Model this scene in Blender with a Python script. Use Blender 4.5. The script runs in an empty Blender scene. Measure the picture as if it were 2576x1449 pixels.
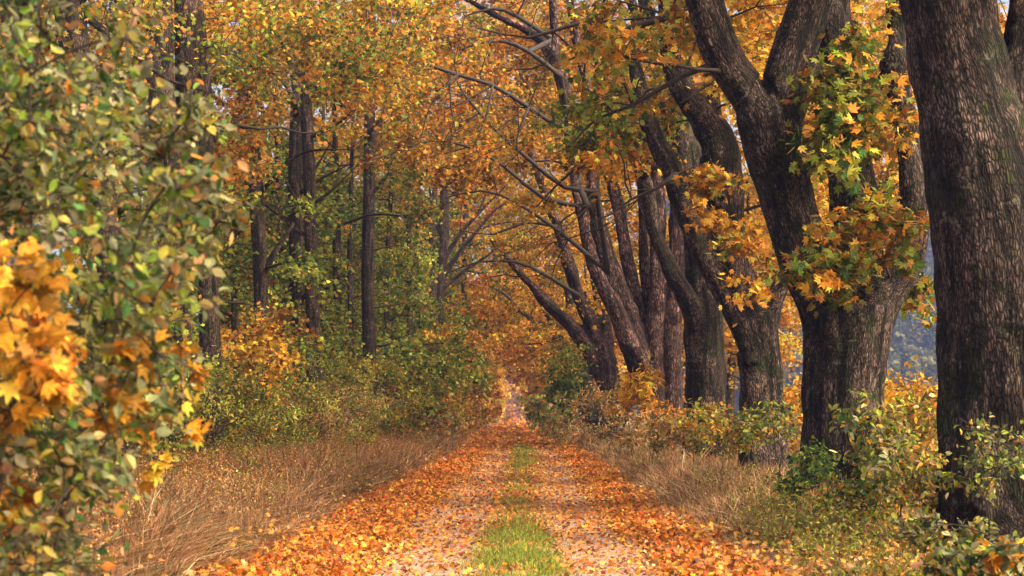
import bpy, math, random
import numpy as np
from mathutils import noise as mnoise, Vector
R = math.radians
rng = np.random.default_rng(7)
random.seed(7)
S = bpy.context.scene
COL = S.collection

# ------------------------------------------------------------------ camera, sky, sun, exposure
CAM_H = 1.45
FPX = 1422.0
TH = R(5.02)
cam_d = bpy.data.cameras.new('camera')
cam = bpy.data.objects.new('camera', cam_d); COL.objects.link(cam)
cam_d.sensor_width = 36.0
cam_d.lens = FPX / 1024 * 36.0
cam_d.clip_end = 3000
cam_d.clip_start = 0.1
cam_d.dof.use_dof = True
cam_d.dof.focus_distance = 24.0
cam_d.dof.aperture_fstop = 3.6
cam.location = (0, 0, CAM_H)
cam.rotation_euler = (R(90) + TH, 0, 0)
S.camera = cam

SUN_EL, SUN_AZ = 42.0, 122.0      # azimuth clockwise from +Y (view direction): behind the camera to the right
w = bpy.data.worlds.new('World'); S.world = w; w.use_nodes = True
wn = w.node_tree.nodes; wl = w.node_tree.links
sky = wn.new('ShaderNodeTexSky'); sky.sky_type = 'NISHITA'; sky.sun_disc = False
sky.sun_elevation = R(SUN_EL); sky.sun_rotation = R(SUN_AZ)
sky.dust_density = 6.0; sky.air_density = 1.0; sky.ozone_density = 0.6
hz = wn.new('ShaderNodeMix'); hz.data_type = 'RGBA'; hz.blend_type = 'MULTIPLY'; hz.inputs[0].default_value = 1.0
hz.inputs[7].default_value = (1.0, .89, .72, 1)      # hazy autumn air warms the whole sky
wl.new(sky.outputs[0], hz.inputs[6]); wl.new(hz.outputs[2], wn['Background'].inputs[0])
wn['Background'].inputs[1].default_value = 0.15
sd = bpy.data.lights.new('sun', 'SUN'); sun = bpy.data.objects.new('sun', sd); COL.objects.link(sun)
sd.energy = 2.8; sd.angle = R(20); sd.color = (1.0, 0.84, 0.62)
a, e = R(SUN_AZ), R(SUN_EL)
sdir = Vector((math.sin(a) * math.cos(e), math.cos(a) * math.cos(e), math.sin(e)))
sun.rotation_euler = sdir.to_track_quat('Z', 'Y').to_euler()
sun.location = sdir * 60
S.view_settings.view_transform = 'Standard'; S.view_settings.look = 'None'
S.view_settings.exposure = 1.55; S.view_settings.gamma = 1
S.cycles.use_denoising = True
S.cycles.max_bounces = 8; S.cycles.diffuse_bounces = 4; S.cycles.transmission_bounces = 5
S.cycles.glossy_bounces = 2; S.cycles.volume_bounces = 1
S.cycles.sample_clamp_indirect = 6
S.cycles.use_adaptive_sampling = True

# ------------------------------------------------------------------ helpers
K = 1024 / 2576.0
def P(px, py, Y):
    ax = (px * K - 512) / FPX; b = (288 - py * K) / FPX
    d = np.array([ax, math.cos(TH) - b * math.sin(TH), math.sin(TH) + b * math.cos(TH)])
    return np.array([0, 0, CAM_H]) + d * (Y / d[1])
def W(wpx, Y): return wpx * K / FPX * Y           # width in metres of a photo width at depth Y

def tag(o, label=None, cat=None, group=None, kind=None):
    if label: o['label'] = label
    if cat: o['category'] = cat
    if group: o['group'] = group
    if kind: o['kind'] = kind
    return o
def empty(name, loc, label, cat, group=None):
    o = bpy.data.objects.new(name, None); COL.objects.link(o); o.location = [float(v) for v in loc]
    o.empty_display_size = 0.3
    return tag(o, label, cat, group)
def link(name, me, parent=None):
    o = bpy.data.objects.new(name, me); COL.objects.link(o)
    if parent is not None:
        o.parent = parent
        o.matrix_parent_inverse.identity()
        off = np.array(parent.location, dtype=np.float32)
        co = np.empty(len(me.vertices) * 3, np.float32); me.vertices.foreach_get('co', co)
        co = (co.reshape(-1, 3) - off).ravel(); me.vertices.foreach_set('co', co); me.update()
    return o
def mesh_np(name, V, T, mat, col=None, bk=None, smooth=False, k=3):
    me = bpy.data.meshes.new(name)
    nv, nf = len(V), len(T)
    me.vertices.add(nv); me.vertices.foreach_set('co', np.ascontiguousarray(V, np.float32).ravel())
    me.loops.add(nf * k); me.loops.foreach_set('vertex_index', np.ascontiguousarray(T, np.int32).ravel())
    me.polygons.add(nf)
    me.polygons.foreach_set('loop_start', np.arange(0, nf * k, k, dtype=np.int32))
    if smooth: me.polygons.foreach_set('use_smooth', np.ones(nf, bool))
    else: me.polygons.foreach_set('use_smooth', np.zeros(nf, bool))
    if col is not None:
        c4 = np.ones((nv, 4), np.float32); c4[:, :3] = col
        at = me.attributes.new('col', 'FLOAT_COLOR', 'POINT'); at.data.foreach_set('color', c4.ravel())
    if bk is not None:
        at = me.attributes.new('bk', 'FLOAT_VECTOR', 'POINT'); at.data.foreach_set('vector', np.ascontiguousarray(bk, np.float32).ravel())
    me.update(calc_edges=True); me.validate()
    me.materials.append(mat)
    return me
def unit(v): return v / (np.linalg.norm(v, axis=-1, keepdims=True) + 1e-9)

# ------------------------------------------------------------------ materials
def newmat(name):
    m = bpy.data.materials.new(name); m.use_nodes = True
    nt = m.node_tree; nt.nodes.clear()
    out = nt.nodes.new('ShaderNodeOutputMaterial')
    return m, nt, nt.nodes, nt.links, out
def ramp(nt, stops):
    r = nt.nodes.new('ShaderNodeValToRGB'); cr = r.color_ramp
    while len(cr.elements) < len(stops): cr.elements.new(0.5)
    for el, (p, c) in zip(cr.elements, stops): el.position = p; el.color = (*c, 1) if len(c) == 3 else c
    return r
def noise_n(nt, vec, scale, detail=4, rough=.55, dist=0):
    n = nt.nodes.new('ShaderNodeTexNoise'); n.inputs['Scale'].default_value = scale
    n.inputs['Detail'].default_value = detail; n.inputs['Roughness'].default_value = rough
    n.inputs['Distortion'].default_value = dist
    if vec is not None: nt.links.new(vec, n.inputs['Vector'])
    return n
def mixc(nt, fac, a, b, mode='MIX'):
    m = nt.nodes.new('ShaderNodeMix'); m.data_type = 'RGBA'; m.blend_type = mode
    for s, v in ((0, fac), (6, a), (7, b)):
        if hasattr(v, 'links') or hasattr(v, 'is_linked'): nt.links.new(v, m.inputs[s])
        elif s == 0: m.inputs[0].default_value = v
        else: m.inputs[s].default_value = (*v, 1)
    return m.outputs[2]

def leaf_material(name, transl=0.42, rough=0.5, nscale=30, spec=0.25):
    m, nt, N, L, out = newmat(name)
    at = N.new('ShaderNodeAttribute'); at.attribute_name = 'col'
    geo = N.new('ShaderNodeNewGeometry')
    n = noise_n(nt, geo.outputs['Position'], nscale, 3)
    r = ramp(nt, [(0.3, (.62, .6, .56)), (0.7, (1.25, 1.22, 1.2))]); L.new(n.outputs[0], r.inputs[0])
    c = mixc(nt, 1.0, at.outputs['Color'], r.outputs[0], 'MULTIPLY')
    b = N.new('ShaderNodeBsdfPrincipled'); L.new(c, b.inputs['Base Color'])
    b.inputs['Roughness'].default_value = rough; b.inputs['Specular IOR Level'].default_value = spec
    t = N.new('ShaderNodeBsdfTranslucent'); L.new(c, t.inputs['Color'])
    mx = N.new('ShaderNodeMixShader'); mx.inputs[0].default_value = transl
    L.new(b.outputs[0], mx.inputs[1]); L.new(t.outputs[0], mx.inputs[2]); L.new(mx.outputs[0], out.inputs[0])
    return m
M_LEAF = leaf_material('autumn_leaf', .42, .62, 30, .14)
M_LITTER = leaf_material('fallen_leaf', 0.15, 0.5, 25, 0.3)
M_GRASS = leaf_material('grass_blade', 0.3, 0.6, 8, 0.15)

def bark_material(name, scale=1.0, pink=1.0, moss=1.0, base=(.042, .027, .018), light=(.30, .20, .172)):
    m, nt, N, L, out = newmat(name)
    at = N.new('ShaderNodeAttribute'); at.attribute_name = 'bk'
    mp = N.new('ShaderNodeMapping'); mp.inputs['Scale'].default_value = (40 * scale, 40 * scale, 8.5 * scale)
    L.new(at.outputs['Vector'], mp.inputs[0])
    wob = noise_n(nt, at.outputs['Vector'], 5.0, 3)
    add = N.new('ShaderNodeVectorMath'); add.operation = 'MULTIPLY_ADD'
    L.new(wob.outputs['Color'], add.inputs[0]); add.inputs[1].default_value = (1.9, 1.9, 1.9); L.new(mp.outputs[0], add.inputs[2])
    vo = N.new('ShaderNodeTexVoronoi'); vo.feature = 'DISTANCE_TO_EDGE'; vo.inputs['Scale'].default_value = 1.0
    L.new(add.outputs[0], vo.inputs['Vector'])
    vr = ramp(nt, [(0.02, (0, 0, 0)), (0.30, (1, 1, 1))]); L.new(vo.outputs['Distance'], vr.inputs[0])
    vc = N.new('ShaderNodeTexVoronoi'); vc.inputs['Scale'].default_value = 1.0; L.new(add.outputs[0], vc.inputs['Vector'])
    n2 = noise_n(nt, add.outputs[0], 1.3, 5, .65)
    mp2 = N.new('ShaderNodeMapping'); mp2.inputs['Scale'].default_value = (9 * scale, 9 * scale, 1.3 * scale); L.new(at.outputs['Vector'], mp2.inputs[0])
    fur = noise_n(nt, mp2.outputs[0], 1.0, 6, .68); furr = ramp(nt, [(0.40, (.10, .10, .10)), (0.56, (1, 1, 1))]); L.new(fur.outputs[0], furr.inputs[0])
    h0 = mixc(nt, 0.35, vr.outputs[0], n2.outputs[0]); h = mixc(nt, 0.5, h0, furr.outputs[0])
    # black furrows, brown plates; in patches the plates are bare, pale and pinkish; moss and lichen specks elsewhere
    plate = ramp(nt, [(0.1, tuple(v * .55 for v in base)), (0.9, tuple(v * 1.7 for v in base))]); L.new(vc.outputs['Color'], plate.inputs[0])
    big = noise_n(nt, at.outputs['Vector'], 1.1, 8, .76)
    bigr = ramp(nt, [(0.45, (.05, .05, .05)), (0.56, (pink, pink, pink))]); L.new(big.outputs[0], bigr.inputs[0])
    fl = ramp(nt, [(0.38, (.1, .1, .1)), (0.58, (1, 1, 1))]); L.new(n2.outputs[0], fl.inputs[0])
    mul = N.new('ShaderNodeMath'); mul.operation = 'MULTIPLY'; L.new(bigr.outputs[0], mul.inputs[0]); L.new(fl.outputs[0], mul.inputs[1])
    c1 = mixc(nt, mul.outputs[0], plate.outputs[0], light)
    mo = noise_n(nt, at.outputs['Vector'], 1.9, 6, .7)
    mor = ramp(nt, [(0.52, (0, 0, 0)), (0.60, (moss, moss, moss))]); L.new(mo.outputs[0], mor.inputs[0])
    c2 = mixc(nt, mor.outputs[0], c1, (.040, .050, .012))
    c3 = mixc(nt, vr.outputs[0], tuple(v * .12 for v in base), c2)
    lic = noise_n(nt, at.outputs['Vector'], 3.3, 8, .8); licr = ramp(nt, [(0.58, (0, 0, 0)), (0.63, (.55, .55, .55))]); L.new(lic.outputs[0], licr.inputs[0])
    c3 = mixc(nt, licr.outputs[0], c3, (.24, .225, .17))
    c3 = mixc(nt, 1.0, c3, furr.outputs[0], 'MULTIPLY')
    sp = noise_n(nt, mp.outputs[0], .55, 4, .7)
    spr = ramp(nt, [(0.66, (0, 0, 0)), (0.72, (.6, .6, .6))]); L.new(sp.outputs[0], spr.inputs[0])
    c4 = mixc(nt, spr.outputs[0], c3, (.45, .37, .31))
    b = N.new('ShaderNodeBsdfPrincipled'); L.new(c4, b.inputs['Base Color']); b.inputs['Roughness'].default_value = .85
    b.inputs['Specular IOR Level'].default_value = .2
    bu = N.new('ShaderNodeBump'); bu.inputs['Strength'].default_value = 1.0; bu.inputs['Distance'].default_value = 0.04
    L.new(h, bu.inputs['Height']); L.new(bu.outputs[0], b.inputs['Normal']); L.new(b.outputs[0], out.inputs[0])
    return m
M_BARK = bark_material('maple_bark')
M_BARKPINK = bark_material('pink_weathered_bark', .45, 1.0, .6, (.075, .04, .034), (.36, .19, .175))
M_BARKWOOD = bark_material('woodland_bark', .9, .8, .7, (.085, .054, .038), (.26, .17, .135))
M_BARKMOSS = bark_material('mossy_bark', 1.0, .5, 1.0, (.045, .036, .02), (.2, .15, .12))
def twig_material():
    m, nt, N, L, out = newmat('twig_bark')
    geo = N.new('ShaderNodeNewGeometry'); n = noise_n(nt, geo.outputs['Position'], 12, 3)
    r = ramp(nt, [(.3, (.010, .007, .005)), (.75, (.042, .028, .020))]); L.new(n.outputs[0], r.inputs[0])
    b = N.new('ShaderNodeBsdfPrincipled'); L.new(r.outputs[0], b.inputs['Base Color']); b.inputs['Roughness'].default_value = .8
    L.new(b.outputs[0], out.inputs[0]); return m
M_TWIG = twig_material()

def ground_material():
    m, nt, N, L, out = newmat('ground_soil')
    geo = N.new('ShaderNodeNewGeometry'); pos = geo.outputs['Position']
    n1 = noise_n(nt, pos, .25, 5); n2 = noise_n(nt, pos, 14, 5, .7); n3 = noise_n(nt, pos, 3, 4)
    r1 = ramp(nt, [(.25, (.035, .022, .012)), (.5, (.12, .065, .028)), (.62, (.22, .11, .04)), (.8, (.1, .09, .03))]); L.new(n2.outputs[0], r1.inputs[0])
    r2 = ramp(nt, [(.4, (.6, .6, .6)), (.65, (1.2, 1.15, 1.0))]); L.new(n3.outputs[0], r2.inputs[0])
    c = mixc(nt, 1.0, r1.outputs[0], r2.outputs[0], 'MULTIPLY')
    # open meadow to the right and far away
    sx = N.new('ShaderNodeSeparateXYZ'); L.new(pos, sx.inputs[0])
    mr = N.new('ShaderNodeMapRange'); mr.inputs[1].default_value = 9; mr.inputs[2].default_value = 16; L.new(sx.outputs[0], mr.inputs[0])
    rm = ramp(nt, [(.3, (.07, .09, .03)), (.7, (.16, .15, .06))]); L.new(n1.outputs[0], rm.inputs[0])
    c = mixc(nt, mr.outputs[0], c, rm.outputs[0])
    b = N.new('ShaderNodeBsdfPrincipled'); L.new(c, b.inputs['Base Color']); b.inputs['Roughness'].default_value = .95
    bu = N.new('ShaderNodeBump'); bu.inputs['Strength'].default_value = .8; bu.inputs['Distance'].default_value = .05
    L.new(n2.outputs[0], bu.inputs['Height']); L.new(bu.outputs[0], b.inputs['Normal']); L.new(b.outputs[0], out.inputs[0])
    return m
def path_material():
    m, nt, N, L, out = newmat('gravel_track')
    geo = N.new('ShaderNodeNewGeometry'); pos = geo.outputs['Position']
    vo = N.new('ShaderNodeTexVoronoi'); vo.inputs['Scale'].default_value = 38; L.new(pos, vo.inputs['Vector'])
    n2 = noise_n(nt, pos, 6, 6, .7); n3 = noise_n(nt, pos, 60, 3, .6)
    st = ramp(nt, [(0, (.22, .125, .08)), (.5, (.40, .25, .17)), (1, (.62, .44, .32))]); L.new(vo.outputs['Color'], st.inputs[0])
    so = ramp(nt, [(.35, (.20, .11, .06)), (.65, (.48, .32, .22))]); L.new(n2.outputs[0], so.inputs[0])
    c = mixc(nt, .55, st.outputs[0], so.outputs[0])
    # earth and moss along the middle and the edges
    at = N.new('ShaderNodeAttribute'); at.attribute_name = 'soil'
    r4 = ramp(nt, [(.35, (.15, .10, .045)), (.6, (.28, .17, .06)), (.75, (.17, .17, .04))]); L.new(n2.outputs[0], r4.inputs[0])
    c = mixc(nt, at.outputs['Fac'], c, r4.outputs[0])
    b = N.new('ShaderNodeBsdfPrincipled'); L.new(c, b.inputs['Base Color']); b.inputs['Roughness'].default_value = .9
    ad = N.new('ShaderNodeMath'); ad.operation = 'ADD'; L.new(vo.outputs['Distance'], ad.inputs[0]); L.new(n3.outputs[0], ad.inputs[1])
    bu = N.new('ShaderNodeBump'); bu.inputs['Strength'].default_value = .8; bu.inputs['Distance'].default_value = .02
    L.new(ad.outputs[0], bu.inputs['Height']); L.new(bu.outputs[0], b.inputs['Normal']); L.new(b.outputs[0], out.inputs[0])
    return m
M_GROUND = ground_material(); M_PATH = path_material()

# ------------------------------------------------------------------ ground and track
def xc(Y): return 0.0032 * Y + 0.35 * np.sin(np.asarray(Y) / 26.0) * np.clip((np.asarray(Y) - 25) / 30, 0, 1)
def vnoise(x, y, s, seed=0):
    """cheap smooth value noise, vectorised"""
    x = np.asarray(x, float) / s; y = np.asarray(y, float) / s
    xi = np.floor(x).astype(np.int64); yi = np.floor(y).astype(np.int64); fx = x - xi; fy = y - yi
    fx = fx * fx * (3 - 2 * fx); fy = fy * fy * (3 - 2 * fy)
    def h(a, b):
        n = (a * 374761393 + b * 668265263 + seed * 1442695041) & 0xffffffff
        n = ((n ^ (n >> 13)) * 1274126177) & 0xffffffff
        return ((n ^ (n >> 16)) & 0xffff) / 65535.0
    return (h(xi, yi) * (1 - fx) + h(xi + 1, yi) * fx) * (1 - fy) + (h(xi, yi + 1) * (1 - fx) + h(xi + 1, yi + 1) * fx) * fy
def track_z(x, Y):
    d = x - xc(Y)
    return 0.03 * np.exp(-(d / .35) ** 2) - 0.04 * np.exp(-((np.abs(d) - .85) / .35) ** 2) + .015 * (vnoise(x, Y, .5, 3) - .5)
def ground_z(x, Y):
    x = np.asarray(x, float); Y = np.asarray(Y, float)
    d = x - xc(Y)
    z = 0.10 * np.clip((np.abs(d) - 2.3) / 1.5, 0, 1) + .12 * (vnoise(x, Y, 2.2, 5) - .5) * np.clip((np.abs(d) - 2.4) / 1, 0, 1)
    z = z + .35 * (vnoise(x, Y, 9, 6) - .5) * np.clip((np.abs(d) - 5) / 5, 0, 1)
    inside = np.abs(d) < 2.9
    return z - 0.004 - .06 * np.clip((3.0 - np.abs(d)) / .6, 0, 1)
def grid_mesh(name, xs, ys, zf, mat, soil=None):
    X, Yy = np.meshgrid(xs, ys); Z = zf(X, Yy)
    V = np.stack([X, Yy, Z], -1).reshape(-1, 3)
    nx, ny = len(xs), len(ys)
    i = (np.arange(ny - 1)[:, None] * nx + np.arange(nx - 1)[None]).ravel()
    F = np.stack([i, i + 1, i + nx + 1, i + nx], -1)
    me = mesh_np(name, V, F, mat, smooth=True, k=4)
    if soil is not None:
        at = me.attributes.new('soil', 'FLOAT', 'POINT'); at.data.foreach_set('value', soil(V[:, 0], V[:, 1]).astype(np.float32))
    return me
xs = np.unique(np.concatenate([[-900, -500, -300, -180, -120, -90, -70, -55], np.arange(-45, -8, 1.2), np.arange(-8, 9, .25), np.arange(9, 50, 1.2), [60, 80, 110, 150, 200, 300, 500, 900]]))
ys = np.unique(np.concatenate([[-400, -150, -60, -30, -15], np.arange(-5, 60, .4), np.arange(60, 160, 1.5), [170, 185, 200, 230, 270, 330, 400, 500, 650, 900, 1500]]))
tag(link('ground', grid_mesh('ground', xs, ys, ground_z, M_GROUND)), kind='structure')
def pz(u, Y): return track_z(u + xc(Y), Y) + .012
ys2 = np.unique(np.concatenate([np.arange(-8, 70, .25), np.arange(70, 260, 1.5), np.arange(260, 560, 10)]))
us = np.arange(-2.9, 2.91, .12)
X, Yy = np.meshgrid(us, ys2)
Vp = np.stack([X + xc(Yy), Yy, track_z(X + xc(Yy), Yy) - .10 * np.clip((np.abs(X) - 2.5) / .4, 0, 1)], -1).reshape(-1, 3)
nx, ny = len(us), len(ys2); ii = (np.arange(ny - 1)[:, None] * nx + np.arange(nx - 1)[None]).ravel()
me = mesh_np('track', Vp, np.stack([ii, ii + 1, ii + nx + 1, ii + nx], -1), M_PATH, smooth=True, k=4)
d = X.ravel()
soil = np.clip(np.exp(-(d / .38) ** 4) * .9 + np.clip((np.abs(d) - 1.25) / .5, 0, 1), 0, 1) * (0.55 + .7 * vnoise(Vp[:, 0], Vp[:, 1], .6, 9))
at = me.attributes.new('soil', 'FLOAT', 'POINT'); at.data.foreach_set('value', np.clip(soil, 0, 1).astype(np.float32))
tag(link('path', me), kind='structure')

# ------------------------------------------------------------------ leaf templates
def fan(outline, cup=.12, fold=.1):
    o = np.array(outline, float); n = len(o)
    V = np.zeros((n + 1, 3)); V[1:, :2] = o
    V[1:, 2] = -cup * (o[:, 0] ** 2 + (o[:, 1] - .3) ** 2) + fold * np.abs(o[:, 0])
    F = np.array([[0, 1 + i, 1 + (i + 1) % n] for i in range(n)])
    return V, F
def pol(lst): return [(r * math.cos(R(a)), r * math.sin(R(a)) + .35) for a, r in lst]
T_MAPLE = fan(pol([(90, .78), (76, .5), (62, .34), (46, .74), (28, .5), (18, .34), (-8, .56), (-60, .30), (-90, .22), (-120, .30), (188, .56), (162, .34), (152, .5), (134, .74), (118, .34), (104, .5)]))
T_MAPLE1 = fan(pol([(90, .78), (66, .36), (44, .72), (16, .36), (-10, .55), (-90, .25), (190, .55), (164, .36), (136, .72), (114, .36)]))
T_MAPLE0 = fan(pol([(90, .75), (40, .66), (-15, .45), (-90, .3), (195, .45), (140, .66)]))
T_STAR0 = (np.array([(0, -.15, 0), (.48, .35, .1), (0, .95, -.08), (-.48, .35, .1)]), np.array([[0, 1, 2], [0, 2, 3]]))
def ovate(wd=.28):
    V = np.array([(0, 0, 0), (wd * .8, .28, .06), (wd, .5, .07), (wd * .6, .8, .03), (0, 1.05, -.1), (-wd * .6, .8, .03), (-wd, .5, .07), (-wd * .8, .28, .06), (0, .5, -.02)])
    F = np.array([[8, 0, 1], [8, 1, 2], [8, 2, 3], [8, 3, 4], [8, 4, 5], [8, 5, 6], [8, 6, 7], [8, 7, 0]])
    return V, F
T_OVATE = ovate(.3)
T_NARROW = ovate(.18)

C = dict(gold=(.56, .29, .032), orange=(.48, .215, .024), yellow=(.80, .46, .06), ochre=(.42, .19, .04), brown=(.17, .08, .03),
         green=(.15, .205, .03), dkgreen=(.05, .115, .03), olive=(.29, .26, .05), greygreen=(.19, .20, .10), tan=(.46, .30, .13),
         lime=(.30, .33, .045), red=(.50, .07, .015), rust=(.38, .13, .025), pale=(.60, .47, .22), fire=(.74, .22, .02))
def pal(**kw):
    ks = list(kw); wts = np.array([kw[k] for k in ks], float)
    return np.array([C[k] for k in ks]), wts / wts.sum()
PAL = dict(
    hedge=pal(lime=5, green=4, olive=4, tan=1, dkgreen=1, ochre=.7),
    weed=pal(brown=5, ochre=2, tan=2, rust=1.5),
    amber=pal(gold=6, orange=2.5, yellow=2.6, ochre=1, olive=.5),
    gold=pal(gold=5, orange=4, yellow=2.5, ochre=2, olive=.8, brown=.5),
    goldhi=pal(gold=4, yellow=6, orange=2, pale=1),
    orange=pal(orange=5, gold=3.5, ochre=4, rust=.8, brown=1.6, olive=1.8),
    orangegreen=pal(orange=3, gold=3, ochre=3, olive=3, green=2.2, lime=1),
    mix=pal(green=4.4, olive=3, lime=2.2, gold=1.3, orange=1.1, ochre=1.3, dkgreen=1.4),
    green=pal(green=6, lime=3.2, olive=2.6, dkgreen=2.4, gold=.7, ochre=.4),
    dkgreen=pal(dkgreen=5, green=3, olive=1),
    greygreen=pal(greygreen=8, tan=1.4, green=1.8, olive=2.2, dkgreen=1.8, ochre=.7, lime=.5),
    beige=pal(tan=4, ochre=2, olive=2, greygreen=2, brown=1),
    olivegold=pal(olive=4, lime=2, green=1.6, gold=2.4, ochre=2, tan=1.6),
    maplegold=pal(gold=6, orange=2.4, yellow=5),
    palegreen=pal(lime=2.4, greygreen=3.4, pale=.9, green=3, tan=1.1, gold=.8, dkgreen=1),
    litter=pal(orange=4.6, gold=1.8, fire=4.6, rust=4, yellow=.8, red=1.1, ochre=2, brown=3.4, pale=.6),
    litteredge=pal(orange=3, fire=4.6, rust=4.4, red=1.8, gold=1, brown=2.8, yellow=.4),
    litterdull=pal(ochre=3, gold=1.6, tan=2, brown=2.5, orange=1.4, rust=1.2))

def leaf_mesh(name, pos, size, palname, tpl, mat, parent, up=.6, spread=.9, cvar=None, tipdown=.35, clump_id=None, sweep=0, wood=(None, None)):
    """pos (n,3); builds one mesh of leaf blades"""
    n = len(pos); TV, TF = tpl; k = len(TV)
    nrm = unit(rng.normal(size=(n, 3)) * spread * .6 + np.array([0, 0, up]))
    tip = rng.normal(size=(n, 3)); tip[:, 2] -= tipdown * 1.5; tip[:, 0] += sweep
    tip = unit(tip - nrm * np.sum(tip * nrm, 1, keepdims=True)); side = np.cross(tip, nrm)
    sc = (size * rng.uniform(.65, 1.25, n))[:, None, None] if np.isscalar(size) else (size * rng.uniform(.7, 1.2, n))[:, None, None]
    wd = rng.uniform(.8, 1.1, n)[:, None, None]; cup = rng.uniform(-.5, 2.4, n)[:, None, None]
    V = (TV[None, :, 0:1] * side[:, None] * wd + TV[None, :, 1:2] * tip[:, None] + TV[None, :, 2:3] * nrm[:, None] * cup) * sc + pos[:, None]
    F = TF[None] + (np.arange(n) * k)[:, None, None]
    if isinstance(palname, str): pals = [palname] * 1; which = np.zeros(n, int)
    else: pals, which = palname
    cols = np.zeros((n, 3))
    for i, pn in enumerate(pals):
        m = which == i; c, wt = PAL[pn]
        cols[m] = c[rng.choice(len(c), m.sum(), p=wt)]
    if clump_id is not None:      # leaves of one spray resemble each other
        nc = clump_id.max() + 1; cb = np.exp(rng.normal(-.03, .27, (nc, 1))) * np.exp(rng.normal(0, .06, (nc, 3)))
        cols = cols * cb[clump_id]
    cols = np.clip(cols * np.exp(rng.normal(-.03, .3, (n, 1))) * np.exp(rng.normal(0, .06, (n, 3))), .004, .88)
    colv = np.repeat(cols, k, 0); V = V.reshape(-1, 3); F = F.reshape(-1, 3); nl_ = len(F)
    if wood[0] is not None:
        F = np.concatenate([F, wood[1] + len(V)]); V = np.concatenate([V, wood[0]]); colv = np.concatenate([colv, np.full((len(wood[0]), 3), .03)])
    me = mesh_np(name, V, F, mat, col=colv)
    if wood[0] is not None and len(me.polygons) == len(F):
        me.materials.append(M_TWIG); mi = np.zeros(len(F), np.int32); mi[nl_:] = 1; me.polygons.foreach_set('material_index', mi)
        sm_ = mi.astype(bool); me.polygons.foreach_set('use_smooth', sm_)
    return link(name, me, parent)

# ------------------------------------------------------------------ tubes
def tube(pts, rad, sides=8, cap=True):
    pts = np.asarray(pts, float); rad = np.asarray(rad, float); n = len(pts)
    t = np.gradient(pts, axis=0); t = unit(t)
    ref = np.array([0, 1, 0.0]) if abs(t[0][1]) < .8 else np.array([1.0, 0, 0])
    a = unit(np.cross(t, ref)); b = np.cross(t, a)
    th = np.arange(sides) / sides * 2 * math.pi
    ring = a[:, None] * np.cos(th)[None, :, None] + b[:, None] * np.sin(th)[None, :, None]
    V = (pts[:, None] + ring * rad[:, None, None])
    L = np.concatenate([[0], np.cumsum(np.linalg.norm(np.diff(pts, axis=0), axis=1))])
    bk = np.zeros_like(V); bk[..., 0] = rad[:, None] * np.cos(th); bk[..., 1] = rad[:, None] * np.sin(th); bk[..., 2] = L[:, None]
    V = V.reshape(-1, 3); bk = bk.reshape(-1, 3)
    i = np.arange(n - 1)[:, None] * sides; j = np.arange(sides)[None]; j2 = (j + 1) % sides
    A = (i + j).ravel(); B = (i + j2).ravel(); Cc = (i + sides + j2).ravel(); D = (i + sides + j).ravel()
    F = np.concatenate([np.stack([A, B, Cc], -1), np.stack([A, Cc, D], -1)])
    if cap:
        m = len(V); V = np.concatenate([V, pts[:1], pts[-1:]]); bk = np.concatenate([bk, [[0, 0, 0]], [[0, 0, L[-1]]]])
        jj = np.arange(sides); q = (jj + 1) % sides
        F = np.concatenate([F, np.stack([np.full(sides, m), q, jj], -1), np.stack([np.full(sides, m + 1), (n - 1) * sides + jj, (n - 1) * sides + q], -1)])
    return V, F, bk
def join(parts):
    Vs, Fs, Bs, o = [], [], [], 0
    for V, F, b in parts: Vs.append(V); Fs.append(F + o); Bs.append(b); o += len(V)
    return np.concatenate(Vs), np.concatenate(Fs), np.concatenate(Bs)
def spline(pts, rad, step):
    """Catmull-Rom resample"""
    pts = np.asarray(pts, float); rad = np.asarray(rad, float)
    p = np.concatenate([[2 * pts[0] - pts[1]], pts, [2 * pts[-1] - pts[-2]]]); r = np.concatenate([[rad[0]], rad, [rad[-1]]])
    outp, outr = [], []
    for i in range(1, len(p) - 2):
        n = max(2, int(np.linalg.norm(p[i + 1] - p[i]) / step)); t = np.linspace(0, 1, n, endpoint=False)[:, None]
        outp.append(.5 * (2 * p[i] + (p[i + 1] - p[i - 1]) * t + (2 * p[i - 1] - 5 * p[i] + 4 * p[i + 1] - p[i + 2]) * t ** 2 + (3 * p[i] - p[i - 1] - 3 * p[i + 1] + p[i + 2]) * t ** 3))
        outr.append(r[i] + (r[i + 1] - r[i]) * t[:, 0])
    outp.append(p[-2][None]); outr.append([r[-2]])
    return np.concatenate(outp), np.concatenate(outr)

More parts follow.
